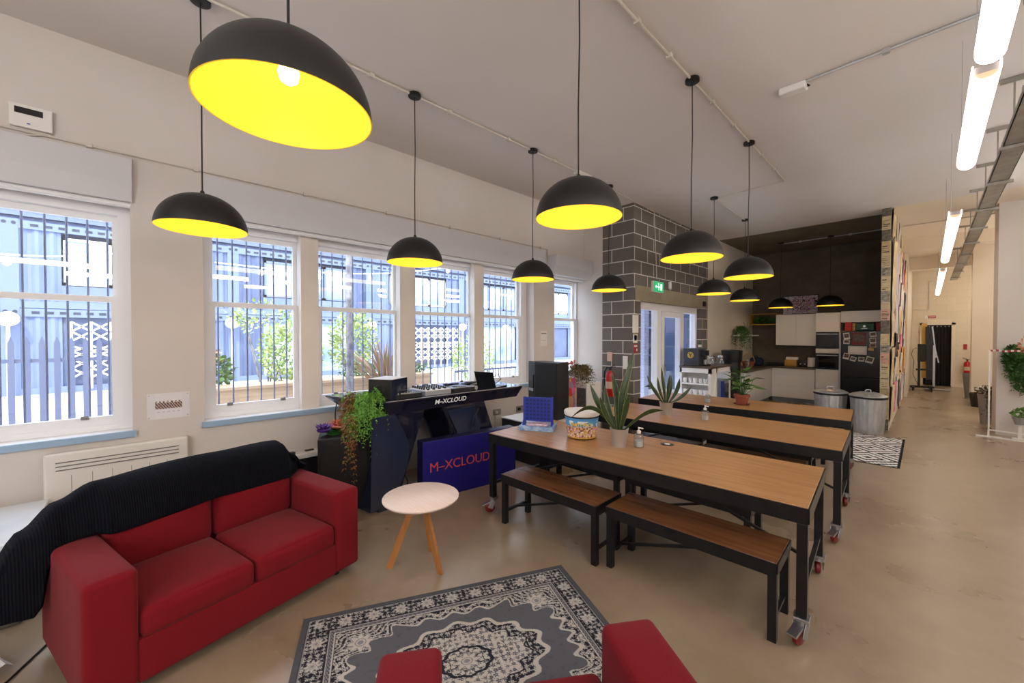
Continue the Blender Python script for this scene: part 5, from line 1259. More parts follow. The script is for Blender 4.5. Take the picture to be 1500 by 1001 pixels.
t = thing('pedestal_bin', 'tall black cylindrical bin with a wider top behind the counter unit', 'bin', (-3.04, 9.72, 0))
MB().lathe([(0, 0), (0.17, 0), (0.175, 0.02), (0.175, 1.08), (0, 1.08)], (0, 0, 0), 36).build('body', 'darkplastic', t, smooth=True)
MB().lathe([(0.19, 1.08), (0.2, 1.1), (0.215, 1.34), (0.19, 1.35), (0.18, 1.30), (0, 1.30)], (0, 0, 0), 36).build('top_drum', 'darkplastic', t, smooth=True)

# counter unit with cups
t = thing('counter_unit', 'white open shelf counter unit with brown top by the glazed door', 'cabinet', (-3.42, 7.86, 0))
MB().box(0, 0, 1.04, 0.62, 1.10, 1.08).build('counter_top', 'counter', t, bevel=0.003)
MB().box(0.01, 0.01, 0, 0.05, 0.33, 1.04).box(0.55, 0.01, 0, 0.60, 0.06, 1.04).box(0.55, 0.28, 0, 0.60, 0.33, 1.04).box(0.01, 0.32, 0, 0.60, 0.34, 1.04).box(0.01, 1.04, 0, 0.60, 1.09, 1.04).box(0.01, 0.01, 0.95, 0.60, 1.09, 1.04).build('frame', 'white', t)
for z in (0.0, 0.32, 0.50, 0.72): MB().box(0.05, 0.01, z, 0.55, 0.32, z + 0.03).build('shelf', 'white', t)
MB().box(0.56, 0.06, 0.0, 0.585, 0.30, 0.95).build('side_panel', 'white', t)
rnd = random.Random(9)
for z, nm in ((0.75, 'upper'), (0.53, 'middle'), (0.35, 'lower')):
    for k in range(5):
        cup = thing('mug', 'white mug on the %s shelf of the white counter unit' % nm, 'mug', (-3.33 + k * 0.098, 7.93 + (k % 2) * 0.03, z + 0.001), rnd.uniform(0, 6), 'white mugs on the %s shelf' % nm)
        MB().lathe([(0, 0.003), (0.033, 0.0), (0.038, 0.02), (0.040, 0.09), (0.036, 0.09), (0.034, 0.01), (0, 0.008)], (0, 0, 0), 18).build('body', 'cup', cup, smooth=True)
        MB().tube([(0.038, 0, 0.07), (0.058, 0, 0.065), (0.06, 0, 0.035), (0.038, 0, 0.025)], 0.005, 6).build('handle', 'cup', cup, smooth=True)
t = thing('water_crate', 'blue and grey stacked machine inside the side opening of counter unit', 'machine', (-3.2, 8.45, 0))
MB().box(0.0, 0.0, 0.0, 0.36, 0.5, 0.78).build('casing', 'plinth', t, bevel=0.01)
MB().box(0.36, 0.0, 0.02, 0.375, 0.16, 0.76).build('side_panel', mat('royal_blue_plastic', (26, 44, 130), 0.4), t)
MB().box(0.36, 0.2, 0.1, 0.372, 0.44, 0.7).build('window_panel', 'tub', t)
t = thing('coffee_machine', 'dark boxy coffee machine with a round gold badge', 'coffee machine', (-3.22, 8.12, 1.081))
MB().box(-0.15, -0.2, 0, 0.15, 0.2, 0.34).build('body', mat('slate_enamel', (52, 56, 66), 0.35), t, bevel=0.012)
MB().lathe([(0, 0.006), (0.06, 0.006), (0.064, 0.0)], (0.0, -0.207, 0.21), 28, 'Y').build('badge', 'gold', t)
MB().bar((-0.03, -0.212, 0.24), (0, -0.212, 0.205), 0.008).bar((0.03, -0.212, 0.24), (0, -0.212, 0.205), 0.008).bar((0, -0.212, 0.205), (0, -0.212, 0.17), 0.008).build('badge_mark', 'darkplastic', t)
MB().box(0.15, -0.1, 0.2, 0.24, 0.1, 0.3).box(0.15, -0.12, 0, 0.26, 0.12, 0.03).cyl((0.2, 0, 0.12), 0.02, 0.08, 12).build('group_head', 'darkplastic', t)
MB().lathe([(0, 0), (0.03, 0), (0.035, 0.08), (0.04, 0.09)], (0.2, 0.0, 0.03), 16).build('cup_spout', 'silver', t)
t = thing('green_bottle', 'small green bottle standing on top of coffee machine', 'bottle', (-3.14, 8.17, 1.422))
MB().lathe([(0, 0), (0.03, 0), (0.032, 0.09), (0.012, 0.12), (0.012, 0.15), (0, 0.15)], (0, 0, 0), 16).build('body', 'fern2', t, smooth=True)
MB().lathe([(0.033, 0.02), (0.033, 0.07)], (0, 0, 0), 16).build('label_band', 'paper', t)
for lab, x, y, s in (('glass carafe with chrome band on the counter unit, left of kettle', -3.12, 8.72, 1.0), ('shiny glass kettle at the far end of counter unit', -2.98, 8.84, 1.15)):
    t = thing('glass_carafe', lab, 'carafe', (x, y, 1.081))
    MB().lathe([(0, 0.004), (0.06 * s, 0.004), (0.072 * s, 0.05 * s), (0.05 * s, 0.12 * s), (0.04 * s, 0.14 * s), (0.048 * s, 0.17 * s)], (0, 0, 0), 22).build('body', 'clear', t, smooth=True)
    MB().lathe([(0.043 * s, 0.12 * s), (0.043 * s, 0.15 * s)], (0, 0, 0), 22).build('band', 'silver', t)
    MB().tube([(0.04 * s, 0, 0.16 * s), (0.09 * s, 0, 0.15 * s), (0.09 * s, 0, 0.07 * s), (0.06 * s, 0, 0.05 * s)], 0.007, 6).build('handle', 'black', t, smooth=True)
t = thing('door_plant', 'small green plant outside glass, low behind the farthest table', 'plant', (-3.22, 6.82, 0))
MB().lathe([(0, 0), (0.09, 0), (0.12, 0.24), (0, 0.22)], (0, 0, 0), 20).build('pot', 'whitep', t, smooth=True)
t['label'] = 'small green plant in a white pot on the floor by the glazed door'
b = MB(); leaf_blob(b, (0, 0, 0.42), (0.16, 0.16, 0.2), 60, 0.13, random.Random(3)); b.build('leaves', 'pothos', t)

# bins
def metal_bin(label, x, y, rz):
    t = thing('dustbin', label, 'bin', (x, y, 0), rz, 'galvanised dustbins')
    b = MB(); n = 72; o = 0
    for k, (r, z) in enumerate(((0.205, 0.0), (0.21, 0.03), (0.212, 0.06), (0.225, 0.30), (0.238, 0.56), (0.243, 0.60))):
        for i in range(n):
            a = 2 * PI * i / n; rr = r + (0.004 if (i % 3 == 0 and 1 < k < 5) else 0); b.v.append((rr * math.cos(a), rr * math.sin(a), z))
    for k in range(5): b.addf(0, [(k * n + i, k * n + (i + 1) % n, (k + 1) * n + (i + 1) % n, (k + 1) * n + i) for i in range(n)])
    b.addf(0, [tuple(range(n))]); b.build('body', 'galv', t, smooth=False)
    MB().lathe([(0.245, 0.585), (0.255, 0.59), (0.257, 0.625), (0.24, 0.63)], (0, 0, 0), 40).build('rubber_rim', 'gasket', t, smooth=True)
    b = MB(); o = 0; pr = [(0.262, 0.622), (0.262, 0.636), (0.2, 0.662), (0.12, 0.684), (0.04, 0.692), (0.0, 0.693)]
    for k, (r, z) in enumerate(pr):
        for i in range(48): a = 2 * PI * i / 48; b.v.append((r * math.cos(a), r * math.sin(a), z + (0.006 if i % 6 == 0 and 1 < k < 4 else 0)))
    for k in range(5): b.addf(0, [(k * 48 + i, k * 48 + (i + 1) % 48, (k + 1) * 48 + (i + 1) % 48, (k + 1) * 48 + i) for i in range(48)])
    b.build('lid', 'galv', t)
    MB().tube([(-0.05, 0, 0.688), (-0.05, 0, 0.72), (-0.03, 0, 0.73), (0.03, 0, 0.73), (0.05, 0, 0.72), (0.05, 0, 0.688)], 0.009, 8).build('lid_handle', 'galv', t, smooth=True)
metal_bin('galvanised dustbin beside the papered pillar', -0.715, 9.24, 0.9)
metal_bin('galvanised dustbin in front of the oven tower, left of the other dustbin', -1.25, 9.38, 0.4)

#==PAPERED PILLAR==
rnd = random.Random(21)
tones = [mat('newsprint_%s' % n, c, 0.85, c2=c2, scale=sc, detail=6) for n, c, c2, sc in (('cream', (206, 188, 150), (182, 162, 124), 14), ('grey', (176, 168, 150), (110, 104, 96), 20), ('pink', (206, 164, 142), (188, 146, 126), 10), ('dark', (64, 60, 54), (120, 112, 100), 22), ('tan', (196, 176, 134), (160, 138, 100), 18))]
ink = mat('newsprint_ink', (60, 56, 52), 0.85, c2=(92, 86, 78), scale=50)
z = 0.0; k = 0
seq = [3, 0, 4, 0, 0, 2, 1, 0, 3, 2, 0, 1, 0, 1, 0, 4, 3, 0, 3]; hs = [0.2, 0.34, 0.22, 0.3, 0.12, 0.2, 0.14, 0.2, 0.24, 0.2, 0.12, 0.2, 0.26, 0.16, 0.24, 0.22, 0.2, 0.24, 0.14]
where = ['floor', 'bottom', 'bottom', 'lower', 'lower', 'lower', 'lower', 'middle', 'middle', 'middle', 'middle', 'upper', 'upper', 'upper', 'upper', 'top', 'top', 'top', 'ceiling']
for s, h in zip(seq, hs):
    h = h * 3.9 / sum(hs); t = thing('newspaper_sheet', 'yellowed newspaper sheet pasted on the front of the papered pillar', 'newspaper', (-0.525, 9.567, z), 0, 'newspapers pasted on the pillar front')
    MB().box(-0.062, -0.003 - 0.001 * (k % 2), 0, 0.056, 0, h).build('sheet', tones[s], t)
    b = MB()
    if s != 3:
        for q in range(int(h / 0.035)):
            if rnd.random() < 0.7: b.box(-0.05, -0.0055, 0.02 + q * 0.033, -0.05 + rnd.uniform(0.03, 0.095), -0.004, 0.02 + q * 0.033 + rnd.choice((0.006, 0.006, 0.018)))
    if b.v: b.build('print', ink, t)
    z += h; k += 1
pal = [mat('poster_%s' % n, c, 0.8, c2=c2, scale=6) for n, c, c2 in (('white', (226, 218, 208), (206, 198, 188)), ('pink', (214, 84, 130), (230, 150, 170)), ('orange', (236, 168, 84), (226, 190, 130)), ('red', (190, 60, 66), (206, 110, 90)), ('lilac', (196, 190, 210), (222, 214, 222)), ('black', (40, 38, 44), (90, 84, 86)), ('cream', (226, 206, 168), (206, 186, 148)))]
pn = ['white', 'magenta pink', 'orange', 'red', 'lilac', 'black', 'cream']
y = 9.62; col_ = 0
while y < 14.9:
    w_ = rnd.uniform(0.45, 0.75); zz = rnd.uniform(0.02, 0.25)
    while zz < 3.5:
        h = rnd.uniform(0.4, 0.8); c = rnd.choice([0, 0, 0, 4, 4, 6, 6, 2, 1, 5, 0, 4]); c = {(0, 1): 6}.get((col_, 1), c)
        t_ = rnd.uniform(0.006, 0.045)
        b = MB(); n = 5
        for i in range(n + 1):
            for j in range(n + 1):
                fy, fz = i / n, j / n; b.v.append((-0.468 + 0.004 + t_ * (abs(fy - 0.5) * 2) ** 2 * (0.4 + 0.6 * fz) + (0.015 * noise.noise(Vector((y + fy, zz + fz * 2, 1))) + 0.01), y + fy * w_, zz + fz * h))
        b.addf(0, [(i * (n + 1) + j, i * (n + 1) + j + 1, (i + 1) * (n + 1) + j + 1, (i + 1) * (n + 1) + j) for i in range(n) for j in range(n)])
        o = b.build('wall_poster', pal[c], None, smooth=True)
        tag(o, 'curling %s poster pasted on the hall side of the papered partition' % pn[c], 'poster', '%s posters on the partition' % pn[c])
        zz += h + rnd.uniform(-0.05, 0.05)
    y += w_ + 0.01; col_ += 1

#==HALL==
t = thing('door_curtain', 'long black curtain filling the doorway in the far hall wall', 'curtain', (0.2, 19.45, 0))
b = MB(); n = 60
for i in range(n + 1):
    x = -0.30 + 0.61 * i / n; yy = 0.02 * math.sin(i * 0.9) + 0.006 * math.sin(i * 2.3)
    b.v += [(x, yy, 0.04), (x, yy * 0.7, 1.97)]
b.addf(0, [(2 * i, 2 * i + 2, 2 * i + 3, 2 * i + 1) for i in range(n)]); b.build('cloth', 'curtain', t, smooth=True)
MB().tube([(-0.31, 0, 1.985), (0.31, 0, 1.985)], 0.012, 8).build('rail', 'black', t)
b = MB()
for i in range(7): b.box(-0.28 + i * 0.09, -0.012, 1.96, -0.27 + i * 0.09, 0.012, 2.0)
b.build('rings', 'silver', t)
t = thing('hall_sign', 'small red and white sign above the curtained doorway', 'sign', (0.03, 19.395, 2.30))
MB().box(-0.12, -0.004, -0.05, 0.14, 0.003, 0.05).build('board', 'paper', t)
MB().box(-0.05, -0.007, -0.045, 0.135, -0.004, 0.045).build('red_panel', 'red_print', t)
MB().box(-0.03, -0.009, -0.012, 0.12, -0.007, 0.012).build('print', 'paper', t)
t = thing('easel_board', 'tan and dark panel leaning against the wall left of the curtain', 'board', (-0.02, 17.9, 0), 0.1)
MB().bar((-0.06, 0, 0.35), (-0.06, 0.15, 2.05), 0.13, 0.02, (0, 1, 0)).build('board', 'breadbox', t)
MB().bar((0.06, -0.02, 0.3), (0.04, 0.1, 1.95), 0.16, 0.02, (0, 1, 0)).build('dark_board', 'darkplastic', t)
t = thing('screen_stand', 'black wheeled screen stand near the hall end, with a dark monitor', 'screen', (-0.12, 17.4, 0))
MB().box(-0.26, -0.05, 0.08, 0.26, 0.05, 0.14).box(-0.22, -0.3, 0.08, -0.16, 0.3, 0.12).box(0.16, -0.3, 0.08, 0.22, 0.3, 0.12).build('base', 'black', t)
MB().box(-0.1, -0.03, 0.12, -0.04, 0.03, 1.3).build('pole', 'black', t)
MB().box(-0.11, -0.08, 0.88, 1.45 * 0 + 0.09, -0.03, 1.42, 0.4).build('monitor', 'darkplastic', t, bevel=0.01)
MB().box(-0.14, -0.14, 0.62, 0.2, 0.14, 0.66).build('shelf', 'black', t)
MB().tube([(-0.12, -0.05, 1.3), (-0.2, -0.05, 1.26), (-0.24, -0.05, 1.1), (-0.18, -0.05, 0.9), (-0.2, -0.05, 0.5), (-0.1, -0.05, 0.2)], 0.007, 6).build('cable', 'cordm', t)
for x in (-0.19, 0.19):
    for y_ in (-0.27, 0.27): MB().lathe([(0.0, -0.02), (0.038, -0.02), (0.038, 0.02), (0, 0.02)], (x, y_, 0.04), 14, 'X').build('wheel', 'rubber', t)
t = thing('flipchart_stand', 'pale grey upright stand with feet, right of the black screen stand', 'stand', (0.12, 17.7, 0))
MB().box(-0.02, -0.02, 0.05, 0.03, 0.02, 1.38).bar((0.05, 0, 1.0), (-0.04, 0, 1.95), 0.03).bar((0.02, 0, 1.3), (0.10, 0, 0.85), 0.025).build('pole', 'silver', t)
MB().box(-0.18, -0.03, 0.03, 0.36, 0.03, 0.06).build('foot', 'silver', t)
t = thing('tall_planter', 'narrow grey tapered planter under the far extinguisher', 'planter', (0.74, 16.2, 0))
MB().lathe([(0, 0), (0.05, 0), (0.10, 0.66), (0.09, 0.66), (0.08, 0.6), (0, 0.6)], (0, 0, 0), 24).build('pot', 'plinth', t, smooth=True)
t = thing('black_trough', 'low black tub beyond the grey planter, by hall column', 'tub', (0.86, 14.35, 0))
MB().lathe([(0, 0.0), (0.15, 0.0), (0.19, 0.32), (0.17, 0.32), (0.14, 0.03), (0, 0.03)], (0, 0, 0), 28).build('pot', 'darkplastic', t, smooth=True)
t = thing('ivy_planter', 'grey tapered planter with trailing brown and cream ivy by the white pillar', 'planter', (0.80, 11.75, 0))
MB().lathe([(0, 0), (0.10, 0), (0.145, 0.56), (0.135, 0.56), (0.12, 0.5), (0, 0.5)], (0, 0, 0), 28).build('pot', mat('grey_pot', (150, 146, 142), 0.6), t, smooth=True)
b = MB(); rnd = random.Random(12); frond_mass(b, [(0, 0, 0.56), (0.03, -0.05, 0.58)], 60, 0.038, (0.2, 0.5), (-2.2, 0.6), rnd, 12, 0.1); leaf_blob(b, (0, 0, 0.60), (0.16, 0.14, 0.07), 140, 0.06, rnd); b.build('trailing_ivy', 'dried', t)
b = MB(); leaf_blob(b, (-0.04, -0.02, 0.64), (0.10, 0.1, 0.05), 50, 0.05, rnd); b.build('cream_leaves', 'paper', t)
t = thing('wall_fern', 'tall hanging mass of green ferns on the white pillar at right edge', 'plant', (0.95, 10.42, 0.62))
b = MB(); rnd = random.Random(14)
frond_mass(b, [(0.0, 0.08, 0.86), (0.08, 0.08, 0.82), (0.06, 0.08, 0.6)], 90, 0.03, (0.12, 0.55), (-2.9, -0.2), rnd, 13, 0.04)
leaf_blob(b, (0.02, 0.04, 0.66), (0.10, 0.08, 0.24), 500, 0.05, rnd); leaf_blob(b, (0.10, 0.04, 0.35), (0.08, 0.08, 0.26), 300, 0.05, rnd)
b.build('fronds', 'fern2', t)
MB().box(-0.02, 0.11, 0.3, 0.2, 0.13, 0.8).build('backing_mesh', 'fern2', t)
t = thing('pot_on_ledge', 'small grey bowl planter at the right edge below the ferns', 'planter', (1.03, 10.30, 0.24))
MB().lathe([(0, 0), (0.05, 0), (0.09, 0.12), (0.08, 0.12), (0, 0.1)], (0, 0, 0), 24).build('pot', mat('grey_bowl', (150, 150, 148), 0.6), t, smooth=True)
b = MB(); leaf_blob(b, (0, 0, 0.18), (0.08, 0.08, 0.08), 120, 0.05, random.Random(6)); b.build('leaves', 'fern', t)
MB().box(-0.02, 0.0, -0.24, 0.02, 0.04, 0.0).box(-0.08, -0.06, -0.24, 0.08, 0.08, -0.225).build('pedestal', 'whitep', t)
t = thing('barrier_frame', 'thin white metal barrier frame in front of the white pillar', 'barrier', (0.70, 10.2, 0))
MB().box(-0.01, -0.01, 0.0, 0.01, 0.01, 1.43).build('post', 'white', t)
MB().box(-0.14, -0.03, 0.0, 0.14, 0.03, 0.02).build('foot', 'white', t)
MB().bar((0, 0, 0.12), (0.5, -0.15, 0.12), 0.02).bar((0.05, -0.05, 0.012), (0.6, -0.2, 0.012), 0.022).build('rail', 'white', t)
b = MB()
for k in range(14):
    x0 = k * 0.03; b.m(k % 2).box(x0, -0.004 - 0.0107 * k, 1.41 + 0.006 * math.sin(k), x0 + 0.03, 0.004 - 0.0107 * k, 1.44 + 0.006 * math.sin(k))
b.build('barrier_tape', ['red_print', 'paper'], t)
t = thing('autumn_garland', 'orange leaf garland on the barrier tape at the right edge', 'garland', (1.04, 10.08, 1.46))
b = MB(); leaf_blob(b, (0.0, 0, 0.08), (0.04, 0.04, 0.09), 26, 0.06, random.Random(4)); b.build('leaves', 'paper_tan', t)

#==EXTERIOR==
struct(MB().box(-30, -16, -0.12, -4.77, 40, -0.1).build('ground_outside', 'paving'))
FXX = -18.5; MW = 5.4; HC = 2.6
def container(label, y0, floor_, kind):
    z0 = -0.1 + floor_ * HC; t = thing('shipping_container', label, 'container', (FXX, y0, z0), 0, 'stacked shipping container facades')
    MB().box(-2.4, 0.0, 0, -0.14, MW, HC).build('body', 'cont_dark', t)
    f = MB().box(-0.15, 0, 0, 0.03, 0.18, HC).box(-0.15, MW - 0.18, 0, 0.03, MW, HC).box(-0.12, 0, HC - 0.26, 0.02, MW, HC - 0.02).box(-0.12, 0, 0, 0.02, MW, 0.2)
    f.build('frame', 'cont_beam', t)
    b = MB()
    for k in range(17): b.box(0.02, 0.4 + k * 0.28, HC - 0.18, 0.026, 0.56 + k * 0.28, HC - 0.10)
    for yy in (0.09, MW - 0.09): b.cyl((0.03, yy, HC - 0.12), 0.05, 0.006, 12, 'X')
    b.build('beam_slots', 'cont_dark', t)
    # corrugated cheeks at both ends, opening in the middle
    for a, c in ((0.18, 1.0), (MW - 1.0, MW - 0.18)):
        b = MB(); n = int((c - a) / 0.07); pts = []
        for k in range(n + 1): pts.append((-0.02 - (0.05 if (k // 2) % 2 else 0.0), a + (c - a) * k / n))
        for (x0, y0_), (x1, y1_) in zip(pts, pts[1:]): b.quad((x0, y0_, 0.2), (x1, y1_, 0.2), (x1, y1_, HC - 0.26), (x0, y0_, HC - 0.26))
        b.build('corrugated_panel', 'cont' if kind else 'cont2', t)
    if floor_ == 1:
        wy = [(1.05, 2.1), (2.15, 3.3), (3.35, 4.35)]
        for a, c in wy:
            fr = MB().box(-0.1, a, 0.75, -0.03, a + 0.07, 2.2).box(-0.1, c - 0.07, 0.75, -0.03, c, 2.2).box(-0.1, a, 0.75, -0.03, c, 0.83).box(-0.1, a, 2.12, -0.03, c, 2.2).build('window_frame', 'cont_beam' if kind else 'ext_white', t)
            MB().box(-0.08, a + 0.07, 0.83, -0.07, c - 0.07, 2.12).build('pane', 'ext_glass', fr)
        MB().box(-0.1, 1.0, 0.2, -0.04, MW - 1.0, 0.72).build('lower_panel', 'cont2', t)
    else:
        MB().box(-0.13, 1.0, 0.2, -0.12, MW - 1.0, HC - 0.26).build('shop_front', 'ext_glass' if kind else 'cont', t)
    return t
k = 0
for i in range(-2, 6):
    y0 = -2.55 + i * MW
    for fl in (0, 1, ):
        container('%s slate blue shipping container facade across the alley, seen through the windows' % ('upper' if fl else 'ground level'), y0, fl, i % 2)
MB_ = MB()
t = thing('roof_structure', 'pale roof level building above the containers', 'building', (FXX - 1.6, -16, 5.15))
MB().box(-3, 0, 0, 0.2, 52, 3.2).build('wall_panel', 'cont2', t); MB().box(0.2, 0, 1.0, 0.5, 52, 1.25).box(0.2, 0, 0.3, 0.35, 52, 0.4).build('eaves', 'cont_beam', t)
def gate(label, y0, w_):
    t = thing('security_gate', label, 'gate', (FXX + 0.12, y0, 0.0), 0, 'white folding lattice gates')
    b = MB(); n = int(w_ / 0.36)
    for i in range(n + 1): b.bar((0, i * w_ / n, 0), (0, i * w_ / n, 2.1), 0.05)
    for z0, z1 in ((0.35, 0.95), (1.0, 1.35), (1.5, 2.1)):
        m = 2
        for i in range(n):
            a, c = i * w_ / n, (i + 1) * w_ / n
            for j in range(m):
                p, q = z0 + (z1 - z0) * j / m, z0 + (z1 - z0) * (j + 1) / m
                b.bar((0.02, a, p), (0.02, c, q), 0.045).bar((0.02, c, p), (0.02, a, q), 0.045)
    b.build('lattice', 'ext_white', t)
gate('white folding lattice gate seen through the leftmost window', -1.35, 1.7)
gate('white folding lattice gate seen through leftmost window, right of the first', 0.45, 1.2)
gate('white folding lattice gate seen through the third sash window', 10.2, 3.2)
for lab, yy in (('through the leftmost window at its left edge', -2.55), ('through the first of four paired windows', 2.75), ('through the second of four paired windows', 8.2), ('through the third of four paired windows', 13.5), ('through the fourth of four paired windows', 16.8)):
    t = thing('globe_lamp', 'white globe lamp outside, seen ' + lab, 'lamp', (FXX + 0.35, yy, 0))
    MB().cyl((0, 0, -0.1), 0.04, 2.05, 12).build('pole', 'ext_white', t)
    MB().lathe([(0.23 * math.sin(a), 2.15 - 0.21 * math.cos(a)) for a in [k * PI / 12 for k in range(13)]], (0, 0, 0), 24).build('globe', 'ext_white', t, smooth=True)
# palisade fence
t = thing('palisade_fence', 'slate palisade fence with pointed pales outside the leftmost window', 'fence', (-9.6, -2.6, 0))
for k in range(17):
    b = MB().prism([(0.155 * k, -0.1), (0.155 * k + 0.068, -0.1), (0.155 * k + 0.068, 1.55), (0.155 * k + 0.034, 1.66), (0.155 * k, 1.55)], -0.01, 0.012, lambda y, z, x: (x, y, z)); b.build('pale', 'fence', t)
MB().box(-0.04, 0, 1.25, -0.01, 2.62, 1.31).box(-0.04, 0, 0.2, -0.01, 2.62, 0.26).build('rail', 'fence', t)
# planter and planting
t = thing('timber_planter', 'long timber board planter wall outside the paired windows', 'planter', (-7.4, 0.32, -0.1))
MB().box(0, 0, 0, 0.4, 4.1, 0.98).build('board_wall', 'planter', t)
b = MB()
for z_ in (0.3, 0.5, 0.72): b.box(0.4, 0, z_, 0.402, 4.1, z_ + 0.008)
b.build('joints', 'cont_beam', t)
MB().box(-0.02, -0.02, 0.98, 0.44, 4.12, 1.02).build('coping', 'planter', t)
def shrub(label, c, R, n, leaf, mt, up=0.3, seed=1, trunk=True):
    t = thing('shrub', label, 'shrub', (c[0], c[1], -0.1)); b = MB(); leaf_blob(b, (0, 0, c[2] + 0.1), R, n, leaf, random.Random(seed), up); b.build('leaves', mt, t)
    b = MB()
    for k in range(5): b.tube([(0, 0, 0.3), (0.3 * R[0] * math.cos(k * 1.3), 0.3 * R[1] * math.sin(k * 1.3), c[2] * 0.6), (0.7 * R[0] * math.cos(k * 1.3), 0.7 * R[1] * math.sin(k * 1.3), c[2] + R[2] * 0.4)], 0.02, 6, 0.008)
    b.build('stems', 'bark', t)
shrub('red tipped green shrub at lower left of the first paired window', (-7.6, 0.75, 1.1), (0.3, 0.40, 0.30), 700, 0.09, 'shrub_dark', seed=2)
shrub('shrub with red new leaves above the dark green one, first paired window', (-7.7, 0.70, 1.32), (0.25, 0.34, 0.16), 260, 0.08, 'shrub_red', seed=3)
shrub('large pale green shrub filling right half of first paired window', (-7.8, 2.05, 1.35), (0.4, 0.52, 0.55), 1500, 0.075, 'shrub', seed=4)
shrub('tall loose pale shrub with branches up to the mid rail, first paired window', (-8.2, 1.75, 2.0), (0.35, 0.62, 0.30), 300, 0.08, 'shrub', seed=5)
shrub('pale speckled shrub on the left of second paired window', (-7.8, 3.15, 1.55), (0.35, 0.48, 0.62), 1100, 0.075, 'shrub', seed=6)
shrub('low green shrub under the striped blades, second paired window', (-7.4, 3.7, 0.98), (0.3, 1.0, 0.14), 700, 0.07, 'shrub_dark', seed=7)
shrub('yellow green shrub seen in third paired window', (-8.4, 6.6, 1.1), (0.4, 0.7, 0.6), 900, 0.08, 'shrub', seed=8)
t = thing('phormium', 'spiky plant with long striped blades outside the second paired window', 'plant', (-6.6, 3.22, 0.7)); b = MB(); rnd = random.Random(5)
for k in range(110):
    a = rnd.uniform(0, 2 * PI); el = rnd.uniform(0.7, 1.45); L = rnd.uniform(0.7, 1.25); d = Vector((math.cos(a) * math.cos(el), math.sin(a) * math.cos(el), math.sin(el))); s_ = d.cross(Vector((1, 0.2, 0))).normalized() * 0.013
    p0 = Vector((rnd.uniform(-.06, .06), rnd.uniform(-.06, .06), 0)); m_ = p0 + d * L * 0.55; e_ = p0 + d * L + Vector((d.x, d.y, 0)) * 0.12 - Vector((0, 0, 0.10 * L))
    b.quad(p0 - s_ * 0.6, p0 + s_ * 0.6, m_ + s_, m_ - s_); o_ = len(b.v); b.v += [tuple(m_ - s_), tuple(m_ + s_), tuple(e_)]; b.addf(o_, [(0, 1, 2)])
b.build('blades', 'phormium', t)
MB().cyl((0, 0, -0.8), 0.22, 0.82, 20).build('tub', 'ext_white', t)
t = thing('tree_trunk', 'mottled grey trunk just outside the second paired window', 'tree', (-6.3, 2.47, -0.1))
MB().tube([(0, 0, 0), (0.01, 0.0, 1.0), (0, 0.01, 2.0), (0.02, 0, 3.9)], 0.055, 14, 0.045).build('trunk', 'bark', t, smooth=True)
t = thing('handrail', 'pale metal handrail outside the third and fourth paired windows', 'railing', (-7.0, 5.0, -0.1)); b = MB()
for k in range(22): b.bar((0, 0.18 * k, 0), (0, 0.18 * k, 1.0), 0.02)
b.bar((0, 0, 1.0), (0, 3.9, 1.0), 0.04).bar((0, 0, 0.15), (0, 3.9, 0.15), 0.03); b.build('rails', 'bars', t)
for i in range(2):
    t = thing('cafe_table', ['white outdoor table outside the third paired window', 'white outdoor table outside the fourth paired window'][i], 'table', (-9.4, (7.0, 10.3)[i], -0.1))
    MB().cyl((0, 0, 0.8), 0.5, 0.04, 28).build('top', 'ext_white', t); MB().cyl((0, 0, 0), 0.05, 0.8, 12).box(-0.3, -0.3, 0, 0.3, 0.3, 0.03).build('pedestal', 'ext_white', t)
# festoon lights
for lab, pa, pb in (('festoon cable with small bulbs across the alley, leftmost window', (-13, -3.2, 3.4), (-13, 1.2, 4.1)), ('festoon cable with small bulbs across the alley, paired windows', (-13, 1.6, 3.6), (-13, 10, 4.6))):
    t = thing('festoon_string', lab, 'lights', pa); d = Vector(pb) - Vector(pa); n = 16
    pts = [tuple(d * (k / n) - Vector((0, 0, 0.35 * math.sin(PI * k / n)))) for k in range(n + 1)]
    MB().tube(pts, 0.015, 6).build('cable', 'ext_white', t)
    for k in range(2, n, 3): MB().lathe([(0, -0.24), (0.06, -0.2), (0.06, -0.12), (0.02, -0.04), (0.02, 0)], pts[k], 12).build('bulb', 'ext_white', t, smooth=True)
# security bars just outside each opening
def bars(label, y0, y1, sp):
    t = thing('security_bars', label, 'bars', (-4.88, y0, 0.8)); n = int((y1 - y0) / sp)
    for k in range(n + 1): MB().tube([(0, k * sp, 0), (0, k * sp, 2.0)], 0.0075, 8).build('bar', 'bars', t, smooth=True)
    MB().box(-0.005, 0, 0.03, 0.005, n * sp, 0.06).box(-0.005, 0, 1.96, 0.005, n * sp, 1.99).build('cross_rail', 'bars', t)
bars('grey vertical security bars outside the leftmost window', -2.6, 0.0, 0.117)
bars('grey vertical security bars outside the four paired windows', 0.50, 4.9, 0.122)
# lobby beyond the glazed door
struct(MB().box(-5.2, 7.42, -0.1, XB - 0.5, 7.60, 4.0).build('wall_outside', 'lilac_brick'))
struct(MB().box(-9.0, 12.9, -0.1, -3.7, 13.1, 4.0).box(-4.0, 9.4, -0.1, -3.7, 13, 4.0).build('wall_outside_rear', 'cont'))
t = thing('outside_glazing', 'dark framed glazing beyond the glass door', 'glazing', (-6.4, 9.3, -0.1))
MB().box(0, 0, 0, 0.06, 3.5, 3.0).build('panel', 'cont_dark', t); MB().box(0.06, 0, 1.1, 0.1, 3.5, 1.16).box(0.06, 0, 2.0, 0.1, 3.5, 2.06).build('rail', 'cont_beam', t)

